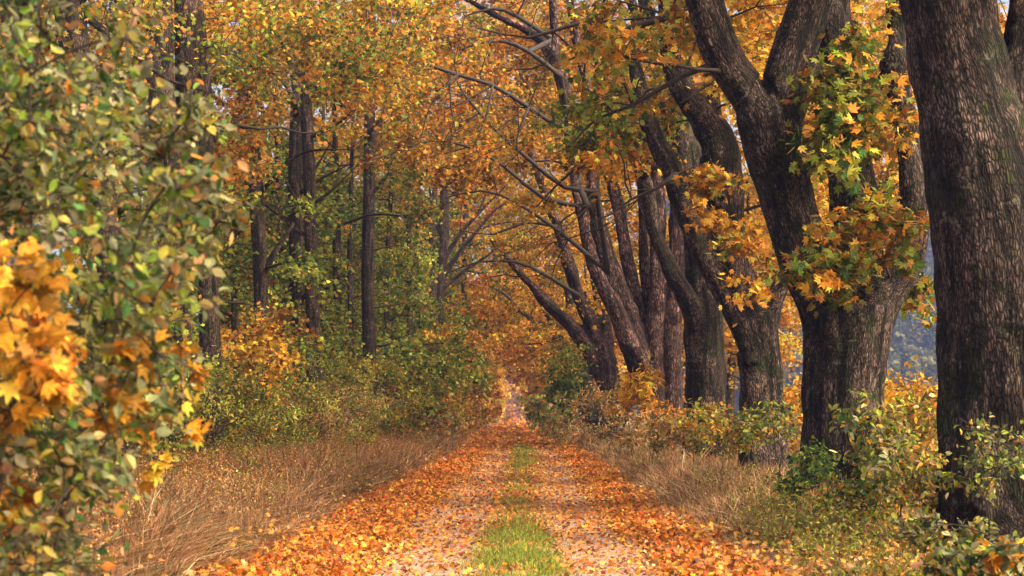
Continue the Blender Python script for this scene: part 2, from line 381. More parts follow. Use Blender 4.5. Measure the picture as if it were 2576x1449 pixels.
def fused_trunk(limbs, voxel, seed, lump=.05, ridge=.012):
    """limbs overlap; a voxel remesh turns them into one skin, then it is roughened"""
    parts = [tube(p, r, 18) for p, r in limbs]
    V, F, _ = join(parts)
    me = mesh_np('tmp', V, F, M_BARK)
    ob = bpy.data.objects.new('tmp', me); COL.objects.link(ob)
    md = ob.modifiers.new('r', 'REMESH'); md.mode = 'VOXEL'; md.voxel_size = voxel; md.use_smooth_shade = True
    sm = ob.modifiers.new('s', 'SMOOTH'); sm.iterations = 5; sm.factor = .6
    dg = bpy.context.evaluated_depsgraph_get(); ev = ob.evaluated_get(dg)
    m2 = bpy.data.meshes.new_from_object(ev, depsgraph=dg)
    bpy.data.objects.remove(ob); bpy.data.meshes.remove(me)
    n = len(m2.vertices); co = np.empty(n * 3, np.float32); m2.vertices.foreach_get('co', co); co = co.reshape(-1, 3).astype(float)
    nr = np.empty(n * 3, np.float32); m2.vertices.foreach_get('normal', nr); nr = nr.reshape(-1, 3)
    # bark coordinates from the nearest limb
    Sx, T, L, Rr = [], [], [], []
    for p, r in limbs:
        Sx.append(p); T.append(unit(np.gradient(p, axis=0))); L.append(np.concatenate([[0], np.cumsum(np.linalg.norm(np.diff(p, axis=0), axis=1))])); Rr.append(r)
    Sx = np.concatenate(Sx); T = np.concatenate(T); L = np.concatenate(L); Rr = np.concatenate(Rr)
    bk = np.zeros((n, 3))
    for s in range(0, n, 20000):
        c = co[s:s + 20000]; d2 = np.linalg.norm(c[:, None] - Sx[None], axis=2) - Rr[None] * .9
        k = d2.argmin(1); off = c - Sx[k]; al = np.sum(off * T[k], 1); pr = off - al[:, None] * T[k]
        bk[s:s + 20000, 0] = pr[:, 0]; bk[s:s + 20000, 1] = pr[:, 1]; bk[s:s + 20000, 2] = L[k] + al
    sv = Vector((seed * 3.1, seed * 1.7, 0)); disp = np.empty(n)
    nz = mnoise.noise
    for i in range(n):
        b = bk[i]; v = Vector((b[0], b[1], b[2]))
        q = Vector((b[0] * 2.4, b[1] * 2.4, b[2] * .55)) + sv
        g = nz(q) * lump * 1.6 + nz(v * 2.3 + sv) * lump * .6
        kn = nz(v * 1.15 + sv * 2.7)
        if kn > .4 and b[2] > 2.2: g += (kn - .4) * .45
        rd = nz(Vector((b[0] * 14, b[1] * 14, b[2] * 2.2)) + sv)
        disp[i] = g + ridge * (1 - 2 * abs(rd)) * 1.4
    co = co + nr * disp[:, None]
    m2.vertices.foreach_set('co', co.astype(np.float32).ravel())
    at = m2.attributes.new('bk', 'FLOAT_VECTOR', 'POINT'); at.data.foreach_set('vector', (bk + np.array([seed * 2.3, seed * 1.1, 0])).astype(np.float32).ravel())
    m2.polygons.foreach_set('use_smooth', np.ones(len(m2.polygons), bool)); m2.update()
    m2.materials.clear()
    return m2

# ------------------------------------------------------------------ trees
TREES = []
def px_limb(Y, lst, step=.15):
    pts, rad = [], []
    for it in lst:
        px, py, wpx = it[:3]; dY = it[3] if len(it) > 3 else 0
        pts.append(P(px, py, Y + dY)); rad.append(W(wpx, Y + dY) / 2)
    return spline(pts, rad, step)
def add_tree(name, label, cat, group, base, limbs, mat, voxel=None, seed=0, attach=None, lump=.04, ridge=.012, parts=None):
    base = np.array([base[0], base[1], float(ground_z(base[0], base[1]))])
    root = empty(name, base, label, cat, group)
    if voxel: me = fused_trunk(limbs, voxel, seed, lump, ridge)
    else:
        V, F, bk = join([tube(p, r, 10) for p, r in limbs])
        me = mesh_np('trunk', V, F, mat, bk=bk + np.array([seed * 2.3, seed * 1.1, 0]), smooth=True)
    me.name = 'trunk'
    if not len(me.materials): me.materials.append(mat)
    link('trunk', me, root)
    t = dict(root=root, base=base, limbs=limbs, clumps=[], br=[], samples=np.concatenate([p for p, r in limbs]), rads=np.concatenate([r for p, r in limbs]))
    TREES.append(t); return t
def root_flare(x, y, rr, n, seed, z=None):
    rs = np.random.default_rng(seed); out = []
    z0 = float(ground_z(x, y)) if z is None else z
    for i in range(n):
        a = i / n * 2 * math.pi + rs.uniform(-.3, .3); ln = rr * rs.uniform(1.25, 1.6)
        d = np.array([math.cos(a), math.sin(a), 0])
        p0 = np.array([x, y, z0 + rr * rs.uniform(1.9, 2.6)]) + d * rr * .38
        p1 = np.array([x, y, z0 + rr * .75]) + d * rr * .58; p2 = np.array([x, y, z0 + .02]) + d * rr * .95; p3 = np.array([x, y, z0 - .2]) + d * ln
        out.append(spline([p0, p1, p2, p3], [rr * .26, rr * .36, rr * .27, rr * .12], .08))
    return out
def gbase(px, Y, x=None): return (P(px, 1040, Y)[0], Y)

G_AV = 'old maples lining the right side of the track'
def down(x, Y, w, z=-.25): return np.array([x, Y, z]), w
def trunk_to_ground(limb, Y):
    p, r = limb
    return p, r
# --- A: the huge trunk at the right edge
YA = 14.6
A_l = [px_limb(YA, [(2525, 1475, 335), (2518, 1380, 315), (2510, 1230, 285), (2506, 1080, 270), (2500, 880, 280), (2492, 700, 285), (2472, 450, 268), (2440, 280, 240), (2395, 100, 232), (2375, -60, 225), (2350, -300, 200), (2300, -650, 150), (2240, -950, 90)]),
       px_limb(YA, [(2500, 480, 120), (2535, 300, 105), (2552, 150, 66), (2575, 20, 62), (2610, -150, 58), (2680, -450, 44)])]
bx = P(2518, 1380, YA)[0]
A = add_tree('maple_tree', 'huge lichen-flecked dark maple trunk at the right edge, thickest and nearest of all', 'tree', G_AV, (bx, YA), A_l + root_flare(bx, YA, .60, 8, 1), M_BARK, .028, 1, lump=.055, ridge=.008)
# --- B: big forked tree with leafy sprays
YB = 20.6
B_l = [px_limb(YB, [(2118, 1330, 230), (2120, 1240, 205), (2120, 1100, 188), (2122, 950, 188), (2130, 840, 205), (2130, 770, 215)]),
       px_limb(YB, [(2110, 860, 140), (2075, 760, 130), (2040, 680, 122), (1995, 550, 112), (1950, 400, 130), (1928, 300, 140), (1915, 250, 120)]),
       px_limb(YB, [(1935, 340, 110), (1900, 260, 95), (1835, 165, 86), (1800, 80, 82), (1772, 0, 80), (1745, -120, 74), (1700, -330, 60), (1640, -560, 40)]),
       px_limb(YB, [(1930, 340, 120), (1958, 260, 110), (1992, 150, 98), (2022, 70, 92), (2045, -20, 90), (2080, -180, 80), (2110, -420, 60), (2120, -700, 40)]),
       px_limb(YB, [(1975, 330, 70, .2), (2005, 250, 55, .4), (2050, 185, 42, .6), (2095, 130, 34, .8), (2150, 60, 20, 1)]),
       px_limb(YB, [(2140, 850, 140, .3), (2155, 740, 118, .4), (2158, 600, 112, .5), (2140, 430, 100, .6), (2118, 240, 92, .7), (2105, 50, 84, .8), (2100, -150, 70, 1), (2090, -450, 45, 1)]),
       px_limb(YB, [(2150, 900, 120), (2205, 770, 100, .1), (2262, 690, 78, .2), (2292, 620, 66, .3), (2300, 500, 60, .4), (2288, 360, 60, .5), (2272, 230, 56, .6), (2262, 90, 46, .7), (2255, -100, 36, .8), (2280, -400, 24, 1)])]
bx = P(2118, 1300, YB)[0]
B = add_tree('maple_tree', 'massive maple forking low into leaning bare limbs, with leafy sprays hanging over its fork', 'tree', G_AV, (bx, YB), B_l + root_flare(bx, YB, .60, 8, 2), M_BARK, .034, 2, lump=.065, ridge=.008)
# --- C: with the S-curved mossy limb and knothole stem
YC = 28
C_l = [px_limb(YC, [(1925, 1200, 145), (1920, 1120, 118), (1917, 1000, 108), (1908, 880, 102), (1885, 800, 112)]),
       px_limb(YC, [(1895, 860, 90), (1850, 770, 76), (1808, 700, 66), (1765, 610, 60), (1722, 510, 58), (1690, 420, 55), (1645, 330, 50), (1614, 230, 46), (1598, 140, 38), (1600, 30, 28), (1570, -120, 20)]),
       px_limb(YC, [(1890, 830, 90), (1862, 720, 86), (1835, 600, 84), (1824, 490, 88), (1815, 380, 88), (1785, 310, 78), (1740, 250, 66), (1700, 180, 58), (1682, 90, 50), (1672, -40, 42), (1640, -260, 30)]),
       px_limb(YC, [(1910, 860, 70), (1945, 760, 52, .2), (1990, 680, 46, .5), (2040, 610, 36, .8), (2100, 500, 24, 1.2)]),
       px_limb(YC, [(1815, 430, 60, .3), (1800, 300, 44, .5), (1790, 180, 40, .6), (1800, 50, 34, .8), (1830, -150, 26, 1)])]
bx = P(1920, 1150, YC)[0]
Ct = add_tree('maple_tree', 'dark maple behind the big forked one, with a mossy S-curved limb leaning left', 'tree', G_AV, (bx, YC), C_l + root_flare(bx, YC, .5, 7, 3), M_BARK, .04, 3, lump=.065, ridge=.008)
# --- D
YD = 36
D_l = [px_limb(YD, [(1778, 1140, 125), (1776, 1050, 104), (1775, 900, 98), (1772, 780, 96), (1765, 650, 92), (1748, 500, 84), (1730, 380, 76), (1715, 250, 66), (1700, 100, 56), (1690, -100, 44)]),
       px_limb(YD, [(1765, 850, 70), (1735, 760, 50, -.3), (1690, 680, 46, -.5), (1650, 590, 44, -.6), (1630, 500, 40, -.7), (1600, 380, 30, -.8), (1540, 250, 24, -.8), (1480, 120, 18, -.8)]),
       px_limb(YD, [(1740, 480, 56, .3), (1690, 380, 40, .3), (1655, 250, 34, .4), (1640, 100, 28, .5), (1600, -60, 22, .6)])]
bx = P(1777, 1120, YD)[0]
D = add_tree('maple_tree', 'straight grey-barked maple with a moss-green limb arching off its left side', 'tree', G_AV, (bx, YD), D_l + root_flare(bx, YD, .56, 7, 4), M_BARK, .045, 4, lump=.065, ridge=.008)
# --- E: fluted pinkish cluster
YE = 45
E_l = [px_limb(YE, [(1690, 1090, 90), (1684, 1010, 66), (1688, 920, 52), (1692, 830, 46), (1698, 720, 40), (1702, 600, 38), (1700, 470, 34), (1685, 320, 28), (1660, 150, 22)]),
       px_limb(YE, [(1665, 1080, 70), (1640, 985, 74), (1604, 890, 74), (1576, 800, 66), (1548, 715, 50), (1520, 633, 38), (1496, 520, 34), (1488, 420, 32), (1450, 320, 32), (1425, 240, 34), (1405, 170, 34), (1380, 120, 30), (1330, 80, 24), (1250, 40, 18), (1160, -10, 12)]),
       px_limb(YE, [(1668, 1060, 60), (1650, 950, 60), (1646, 850, 48), (1652, 760, 40), (1652, 640, 34), (1655, 520, 32), (1650, 400, 28), (1630, 250, 22)]),
       px_limb(YE, [(1625, 930, 44, .5), (1612, 830, 40, .6), (1592, 720, 34, .7), (1572, 620, 32, .7), (1556, 530, 28, .8), (1530, 430, 26, .8), (1500, 300, 24, .8), (1450, 100, 22, .8), (1430, -50, 20, .8)]),
       px_limb(YE, [(1585, 880, 50, -.4), (1552, 790, 44, -.5), (1518, 720, 34, -.6), (1490, 650, 30, -.6), (1468, 560, 28, -.6), (1450, 470, 26, -.6), (1425, 300, 20, -.6), (1400, 120, 22), (1390, -20, 20)]),
       px_limb(YE, [(1640, 900, 30, .6), (1634, 780, 26, .7), (1622, 660, 24, .8), (1618, 560, 22, .8), (1610, 430, 18, .8)])]
bx = P(1675, 1060, YE)[0]
E = add_tree('maple_tree', 'fluted pinkish maple splitting near the ground into a fan of several stems', 'tree', G_AV, (bx, YE), E_l + root_flare(bx, YE, .55, 7, 5), M_BARKPINK, .045, 5, lump=.05, ridge=.009)
# --- F and G: leaning trees over the track
YF = 62
F_l = [px_limb(YF, [(1545, 1070, 72), (1535, 1000, 58), (1528, 930, 53), (1515, 870, 50)]),
       px_limb(YF, [(1520, 960, 43), (1480, 880, 43), (1440, 820, 36), (1395, 780, 26), (1350, 730, 21), (1310, 690, 15), (1270, 640, 10), (1230, 600, 7)]),
       px_limb(YF, [(1525, 900, 43), (1490, 820, 38), (1455, 740, 31), (1432, 660, 28), (1402, 570, 24), (1375, 500, 22), (1352, 420, 21), (1320, 350, 19), (1280, 280, 15), (1240, 180, 12), (1225, 110, 9)]),
       px_limb(YF, [(1530, 920, 40), (1520, 820, 34), (1505, 720, 29), (1490, 600, 24), (1470, 470, 21), (1445, 330, 17)])]
bx = P(1540, 1050, YF)[0]
Ft = add_tree('maple_tree', 'pink-barked maple throwing one long low limb left across the track', 'tree', G_AV, (bx, YF), F_l + root_flare(bx, YF, .6, 6, 6), M_BARKPINK, .075, 6, lump=.07, ridge=.01)
YG = 76
G_l = [px_limb(YG, [(1490, 1060, 59), (1478, 990, 49), (1450, 930, 43), (1420, 880, 32), (1390, 845, 23), (1350, 810, 16), (1300, 780, 9)]),
       px_limb(YG, [(1462, 950, 36), (1450, 860, 31), (1435, 760, 25), (1410, 640, 22), (1385, 520, 16)]),
       px_limb(YG, [(1430, 900, 22), (1385, 800, 22), (1345, 730, 18), (1305, 690, 11), (1260, 600, 7)])]
bx = P(1485, 1050, YG)[0]
Gt = add_tree('maple_tree', 'dark maple leaning left over the track from behind the pink-barked one', 'tree', G_AV, (bx, YG), G_l + root_flare(bx, YG, .5, 5, 7), M_BARKMOSS, .08, 7, lump=.06, ridge=.01)
# --- receding members of the row
for i, (x, Y) in enumerate([(4.4, 88), (4.6, 101), (4.5, 115), (4.7, 131), (4.5, 150), (4.7, 172), (4.6, 198)]):
    x += float(xc(Y)); h = 13; ls = []
    z0 = -.3
    ls.append(spline([(x, Y, z0), (x - .1, Y, 1), (x - .2, Y, 2.6), (x - .7, Y, 4.5)], [.6, .48, .45, .36], .5))
    for q in range(4):
        a_ = [-2.9, -1.6, -.4, 1.5][q] + random.uniform(-.4, .4); ln = random.uniform(3, 4.6)
        ls.append(spline([(x - .25, Y, 2.6), (x - .4 + .35 * ln * math.cos(a_), Y + .35 * ln * math.sin(a_), 4.8), (x - .4 + .8 * ln * math.cos(a_), Y + .8 * ln * math.sin(a_), 7.5), (x - .5 + ln * math.cos(a_), Y + ln * math.sin(a_), 11)], [.27, .2, .14, .05], .6))
    t = add_tree('maple_tree', ['first', 'second', 'third', 'fourth', 'fifth', 'sixth', 'last'][i] + ' small dark maple in the right row beyond the leaning dark one, under gold foliage', 'tree', G_AV, (x, Y), ls, M_BARKMOSS, None, 10 + i)
    t['auto'] = (x - 1.2, Y, 7.8, 4.8, 4.5, 4.6, 'gold', 60)

# --- woodland trees on the left, traced stems
G_LW = 'slender woodland trees left of the track'
LW = [
 (26, [(300, 1180, 84), (292, 900, 80), (275, 600, 74), (240, 400, 72), (200, 200, 76), (172, 0, 82), (150, -200, 76), (120, -500, 50)], 'tall trunk leaning gently left behind the upper left leaves, leftmost of the woodland trunks'),
 (30, [(455, 1160, 74), (450, 850, 66), (430, 560, 66), (408, 300, 70), (400, 100, 74), (398, -100, 68), (390, -400, 50)], 'straight brown trunk behind the left shrub, between two darker woodland trunks'),
 (31, [(535, 1170, 62), (528, 850, 54), (520, 650, 56), (500, 450, 80), (488, 250, 96), (480, 100, 84), (470, -60, 70), (440, -400, 46)], 'thick dark trunk just right of the brown one, at the edge of the left shrub'),
 (40, [(665, 1120, 50), (662, 900, 46), (655, 700, 42), (650, 580, 44), (640, 400, 40), (620, 200, 34), (610, -100, 24)], 'half-hidden trunk behind green maple leaves left of the twin trunks'),
 (46, [(790, 1130, 50), (788, 900, 44), (784, 650, 40), (778, 450, 38), (772, 300, 36), (768, 150, 28), (762, -60, 20)], 'right-hand stem of the twin trunks in the green thicket'),
 (47, [(760, 1120, 46), (752, 900, 40), (745, 650, 42), (742, 450, 42), (745, 320, 40), (748, 210, 36), (720, 130, 20), (690, 40, 14)], 'left-hand stem of the twin trunks, broken-topped with a side branch'),
 (58, [(852, 1110, 32), (850, 850, 28), (848, 650, 26), (845, 450, 22), (842, 300, 16), (838, 100, 10)], 'thin dark trunk between the twin trunks and the tall straight one'),
 (62, [(935, 1120, 44), (930, 900, 40), (925, 700, 38), (928, 500, 36), (930, 320, 34), (932, 200, 28), (936, 0, 22), (940, -200, 16)], 'tall straight grey-brown trunk rising clear in the middle of the left wood'),
 (68, [(975, 1110, 24), (973, 850, 20), (972, 700, 18), (980, 560, 14), (985, 450, 12), (990, 250, 8)], 'thinnest pole-like trunk just right of the tall straight one'),
 (92, [(1100, 1090, 42), (1100, 900, 38), (1102, 760, 36), (1112, 640, 36), (1118, 540, 30), (1115, 440, 22), (1100, 300, 14)], 'dark trunk with long bare branches rising to the right towards the track'),
 (43, [(596, 1100, 26), (592, 900, 22), (590, 700, 20), (598, 500, 18), (606, 300, 14), (600, 150, 10)], 'slim trunk at the right margin of the foreground shrub, half covered in green leaves'),
 (52, [(712, 1100, 26), (708, 860, 22), (706, 640, 20), (700, 420, 16), (690, 220, 10)], 'slim grey trunk just left of the twin trunks'),
 (64, [(886, 1100, 22), (884, 860, 18), (880, 640, 16), (884, 440, 13), (890, 240, 8)], 'slim dark trunk just left of the tall straight trunk'),
 (74, [(1034, 1090, 24), (1032, 860, 20), (1030, 660, 18), (1026, 460, 14), (1020, 260, 8)], 'slim trunk midway between the pole-thin trunk and the one with bare branches'),
 (104, [(1172, 1080, 22), (1170, 860, 18), (1168, 660, 16), (1172, 480, 12), (1180, 300, 7)], 'slim hazy trunk right of the one with bare branches, nearest the track'),
 (90, [(1092, 1080, 24), (1090, 800, 22), (1088, 620, 20), (1090, 520, 18), (1100, 430, 12), (1110, 330, 8)], 'thin forked trunk just left of the one with bare branches'),
]
LW0 = len(TREES)
rs0 = np.random.default_rng(5)
for i, (Y, lst, lab) in enumerate(LW):
    lst = [(a_, b_, c_ * (.86 if Y > 33 else 1)) for a_, b_, c_ in lst]
    limbs = [px_limb(Y, lst, .3)]
    if lab.startswith('dark trunk with'):
        for br in [[(1112, 660, 16), (1150, 600, 11), (1200, 540, 8), (1245, 495, 5), (1300, 440, 3)], [(1110, 700, 17), (1160, 630, 12), (1205, 575, 8), (1250, 525, 6), (1320, 480, 3)], [(1108, 730, 13), (1170, 680, 9), (1230, 640, 6), (1290, 590, 4), (1350, 570, 2)], [(1112, 600, 12), (1090, 540, 8), (1080, 470, 5)], [(1200, 540, 6), (1225, 480, 4), (1230, 420, 2)], [(1205, 575, 6), (1270, 560, 4), (1330, 555, 2)], [(1170, 680, 6), (1240, 690, 4), (1300, 670, 2)]]:
            limbs.append(px_limb(Y, br, .3))
    if lab.startswith('thin forked'): limbs.append(px_limb(Y, [(1090, 600, 16), (1070, 540, 12), (1055, 480, 8), (1050, 420, 5)], .3))
    if lab.startswith('half-hidden'): limbs.append(px_limb(Y, [(655, 700, 24), (700, 620, 14), (740, 560, 8)], .3))
    if lab.startswith('tall trunk leaning'): limbs.append(px_limb(Y, [(175, 0, 24), (240, 60, 20), (330, 130, 14), (420, 200, 10), (520, 230, 6)], .3))
    mp_, mr_ = limbs[0]
    for q in range(5 if i < 7 else 3):      # side boughs
        k_ = rs0.integers(int(len(mp_) * .3), int(len(mp_) * .9)); sg = rs0.choice([-1, 1]); ln = rs0.uniform(1.2, 3.2) * (Y / 45) ** .5
        p0 = mp_[k_]; dr = np.array([sg * rs0.uniform(.5, 1), rs0.uniform(-.6, .3), 0])
        limbs.append(spline([p0, p0 + dr * ln * .45 + [0, 0, ln * rs0.uniform(.1, .4)], p0 + dr * ln + [0, 0, ln * rs0.uniform(.3, .9)]], [mr_[k_] * .38, mr_[k_] * .22, .012], .4))
    b0 = limbs[0][0][0]
    gx, gy = b0[0], Y
    limbs[0] = spline(np.concatenate([[[gx, gy, float(ground_z(gx, gy)) - .2]], limbs[0][0][limbs[0][0][:, 2] > .8]]), np.concatenate([[limbs[0][1][0] * 1.25], limbs[0][1][limbs[0][0][:, 2] > .8]]), .35)
    add_tree('woodland_tree', lab, 'tree', G_LW, (gx, gy), limbs, M_BARKWOOD, None, 30 + i)

# --- more wood behind (own group, each its own crown)
G_DW = 'trees deep in the wood on the left'
deep = []
rs = np.random.default_rng(21)
cand = [(-11, 30), (-14.5, 38), (-10.5, 44), (-9, 62), (-13, 53), (-18, 46), (-17, 60), (-9.5, 78), (-8, 92), (-14, 70), (-22, 58), (-20, 74), (-27, 72), (-13, 88), (-18, 94), (-8.5, 108), (-26, 92), (-34, 90), (-8, 128), (-12, 118), (-20, 120), (-7.8, 150), (-14, 145), (-8, 175), (-30, 120), (-5.5, 205), (-4.5, 235), (-9, 225), (-4.4, 275), (5, 262), (9, 240), (-4.2, 330), (5.4, 300), (5.6, 350), (-4.2, 390), (5.6, 420), (-8, 280), (-15, 190), (-22, 160), (-7, 440), (-1.5, 470), (3.5, 450), (9, 440)]
for i, (x, Y) in enumerate(cand):
    h = rs.uniform(15, 20); lx = rs.uniform(-.8, .8)
    r0 = rs.uniform(.16, .28)
    pts = [(x, Y, -.3), (x + lx * .1, Y, 3), (x + lx * .5, Y, h * .45), (x + lx, Y, h * .75), (x + lx * 1.1, Y, h)]
    ls = [spline(pts, [r0 * 1.25, r0, r0 * .8, r0 * .5, .03], .8)]
    for q in range(5):
        a_ = rs.uniform(0, 6.28); z0 = h * rs.uniform(.3, .7); ln = rs.uniform(2, 3.5); b0 = np.array([x + lx * z0 / h, Y, z0])
        ls.append(spline([b0, b0 + [ln * .5 * math.cos(a_), ln * .5 * math.sin(a_), ln * .45], b0 + [ln * math.cos(a_), ln * math.sin(a_), ln * .8]], [.09, .06, .02], .6))
    low = x > -12
    t = add_tree('woodland_tree', 'background woodland tree with thin trunk, merged with its neighbours in a mass of autumn leaves', 'tree', G_DW, (x, Y), ls, M_BARKWOOD, None, 60 + i)
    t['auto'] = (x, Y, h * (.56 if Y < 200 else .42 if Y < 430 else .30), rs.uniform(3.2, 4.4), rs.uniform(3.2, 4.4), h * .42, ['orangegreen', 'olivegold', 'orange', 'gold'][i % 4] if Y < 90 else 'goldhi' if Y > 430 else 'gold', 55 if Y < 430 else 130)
# --- field-side trees behind the row on the right
G_FR = 'golden maples on the field side behind the row'
for i, (x, Y, zc, rz) in enumerate([(9.3, 40, 8.6, 5.2), (11.6, 50, 10, 5.6), (9.5, 58, 7.5, 5.2), (14.5, 62, 11, 6), (11, 72, 8.4, 6), (16.5, 80, 11, 8), (10.5, 90, 8, 6.4), (13, 106, 9, 7), (10, 125, 8.4, 7), (24, 66, 14, 7.5), (18.5, 47, 11.5, 6.6), (22, 100, 17, 8), (10, 150, 9, 7.5)]):
    h = zc + rz
    ls = [spline([(x, Y, -.3), (x, Y, 2), (x + .3, Y, h * .5), (x + .2, Y, h * .9)], [.34, .26, .2, .04], .8)]
    for q in range(6):
        a_ = rs.uniform(0, 6.28); z0 = h * rs.uniform(.25, .6); ln = rs.uniform(2.5, 4); b0 = np.array([x, Y, z0])
        ls.append(spline([b0, b0 + [ln * .5 * math.cos(a_), ln * .5 * math.sin(a_), ln * .5], b0 + [ln * math.cos(a_), ln * math.sin(a_), ln * .7]], [.1, .07, .02], .6))
    t = add_tree('maple_tree', 'golden field-side maple behind the avenue trunks, merged with its neighbours in one bright mass', 'tree', G_FR, (x, Y), ls, M_BARKWOOD, None, 90 + i)
    t['auto'] = (x, Y, zc, 4.2, 4.2, rz, 'goldhi' if i % 3 else 'gold', 62)

# ------------------------------------------------------------------ crowns: sprays of leaves seen in the photograph, given to the nearest tree
CLEAR = [(505,330,520,640,20,31,.3),(596,250,592,800,8,43,.45),(706,400,708,820,8,52,.3),(884,400,885,860,8,64,.3),(1030,450,1033,860,8,74,.25),(1168,500,1171,850,8,104,.3),  # trunks and limbs that stay bare: pixel line, half width, depth
 (750,200,742,560,34,47,.1),(785,430,790,760,26,46,.25),(930,310,925,900,24,62,.08),(1112,500,1100,820,24,92,.08),(848,380,850,800,16,58,.15),(973,600,975,930,14,68,.1),(655,590,660,760,26,40,.2),
 (400,0,430,330,38,30,.25),(480,80,515,300,46,31,.2),(520,640,532,900,30,31,.15),(172,0,215,140,46,26,.2),(265,470,285,600,34,26,.2),
 (1120,650,1245,500,12,92,.1),(1120,690,1250,525,12,92,.1),(1120,720,1290,590,10,92,.3),
 (1350,420,1450,740,26,62,.1),(1310,690,1480,860,28,62,.15),(1220,150,1330,400,18,62,.35),(1230,40,1410,190,26,45,.15),(1410,190,1430,300,30,45,.3),(1400,0,1410,120,40,45,.2),
 (1496,500,1600,890,44,45,.04),(1652,500,1650,900,34,45,.04),(1700,480,1690,900,34,45,.04),(1460,480,1530,740,30,45,.08),(1572,560,1620,880,26,45,.05),
 (1612,200,1722,510,46,28,.1),(1722,510,1850,770,50,28,.1),(1824,420,1860,720,56,28,.15),(1700,180,1815,380,46,28,.25),(1775,560,1776,1000,60,36,.08),(1630,480,1735,760,38,36,.08),(1730,250,1748,420,46,36,.3),
 (1772,0,1925,260,72,20.6,.06),(2040,0,1935,300,72,20.6,.06),(1928,300,2040,690,84,20.6,.04),(2150,480,2150,600,60,20.6,.4),(2285,150,2300,500,36,20.6,.25),(2130,800,2120,1000,120,20.6,.1),(1915,760,1915,1000,80,28,.1)]
def blocked(c, r=.6):
    for x0, y0, x1, y1, hw, Yt, pr in CLEAR:
        if c[1] > Yt + .3: continue
        # centre of the limb in the world at its own depth, compared on the sight line from the track
        q = proj(c); t = np.clip(((q[0] - x0) * (x1 - x0) + (q[1] - y0) * (y1 - y0)) / ((x1 - x0) ** 2 + (y1 - y0) ** 2), 0, 1)
        if math.hypot(q[0] - x0 - t * (x1 - x0), q[1] - y0 - t * (y1 - y0)) < hw + .62 * r * FPX / K / c[1] and rng.uniform() > pr: return Yt
    return 0
def proj(c):
    x, y, z = c[0], c[1], c[2] - CAM_H; f = y * math.cos(TH) + z * math.sin(TH); u = z * math.cos(TH) - y * math.sin(TH)
    return (x / f * FPX + 512) / K, (288 - u / f * FPX) / K
def tunnel(c):      # the open air over the far track
    return c[1] > 70 and abs(c[0] - xc(c[1])) < 1.25 and c[2] < 4.8
def region(px, py, rx, ry, Y0, Y1, n, p, r=.8, leaves=70, only=None, zmin=None, front=False):
    got = 0; tries = 0
    while got < n and tries < n * 20:
        tries += 1
        u, v = rng.normal(0, .6, 2)
        if u * u + v * v > 2.2: continue
        Y = rng.uniform(Y0, Y1); c = P(px + u * rx, py + v * ry, Y)
        bl = 0 if front else blocked(c, r)
        if bl: q = proj(c); c = P(q[0], q[1], bl + rng.uniform(1.5, 12))      # grows behind the bare stem instead
        if c[2] < (zmin if zmin is not None else .6) or tunnel(c): continue
        got += 1
        best, bd = None, 1e9
        for t in (only or TREES):
            dd = np.hypot(t['samples'][:, 0] - c[0], t['samples'][:, 1] - c[1]) + np.abs(t['samples'][:, 2] - c[2] + .8) * .7
            m = dd.min()
            if m < bd: bd, best = m, t
        pq = p; sw = rng.uniform()
        if p in ('orange', 'gold', 'maplegold', 'goldhi'): pq = 'orangegreen' if sw < .2 else 'olivegold' if sw < .3 else p
        best['clumps'].append((c, r * rng.uniform(.7, 1.35), pq, leaves))
# near right trees
region(2140, 240, 60, 190, 19.3, 20.3, 30, 'mix', .38, 34, [B], front=True)
region(2120, 330, 60, 120, 19.0, 20.2, 14, 'green', .4, 34, [B], front=True)
region(2255, 300, 45, 220, 19.6, 22.5, 26, 'maplegold', .42, 30, [B])
region(2190, 590, 120, 80, 19.0, 20.3, 20, 'orangegreen', .4, 34, [B], front=True)
region(2130, 690, 110, 60, 18.4, 19.8, 16, 'mix', .38, 32, [B], front=True)
region(2080, 680, 60, 50, 18.4, 19.4, 6, 'gold', .3, 24, [B], front=True)
region(2300, 740, 60, 70, 21, 24, 8, 'mix', .4, 26, [B])
region(1580, 110, 210, 150, 19.5, 24, 60, 'orangegreen', .6, 40, [B])
region(1600, 230, 200, 110, 20, 25, 34, 'mix', .55, 38, [B, Ct])
region(1880, 80, 110, 170, 24, 32, 60, 'maplegold', .7, 60, [Ct, B])
region(1780, 470, 105, 60, 25.5, 27, 10, 'maplegold', .4, 34, [Ct], front=True)
region(1890, 630, 100, 110, 25.5, 27.4, 12, 'gold', .42, 34, [Ct], front=True)
region(1930, 740, 60, 60, 27, 29, 8, 'gold', .4, 30, [Ct])
region(1540, 400, 170, 140, 27, 34, 80, 'gold', .65, 52, [Ct, D])
region(1470, 330, 120, 60, 27, 33, 20, 'green', .5, 44, [Ct, D])
region(1560, 640, 60, 60, 32, 36, 10, 'gold', .4, 30, [D])
region(2070, 420, 60, 330, 26, 34, 60, 'maplegold', .7, 56, [Ct, D])
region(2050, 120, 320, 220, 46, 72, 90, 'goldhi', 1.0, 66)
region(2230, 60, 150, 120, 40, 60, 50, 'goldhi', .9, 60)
region(560, 40, 260, 90, 30, 50, 60, 'orange', .9, 60)
region(2560, 250, 60, 260, 17, 22, 24, 'maplegold', .5, 34, [A])
region(2300, -260, 260, 160, 13, 18, 34, 'orangegreen', .7, 44, [A])
region(1950, -260, 330, 170, 18, 24, 60, 'gold', .8, 50, [B])
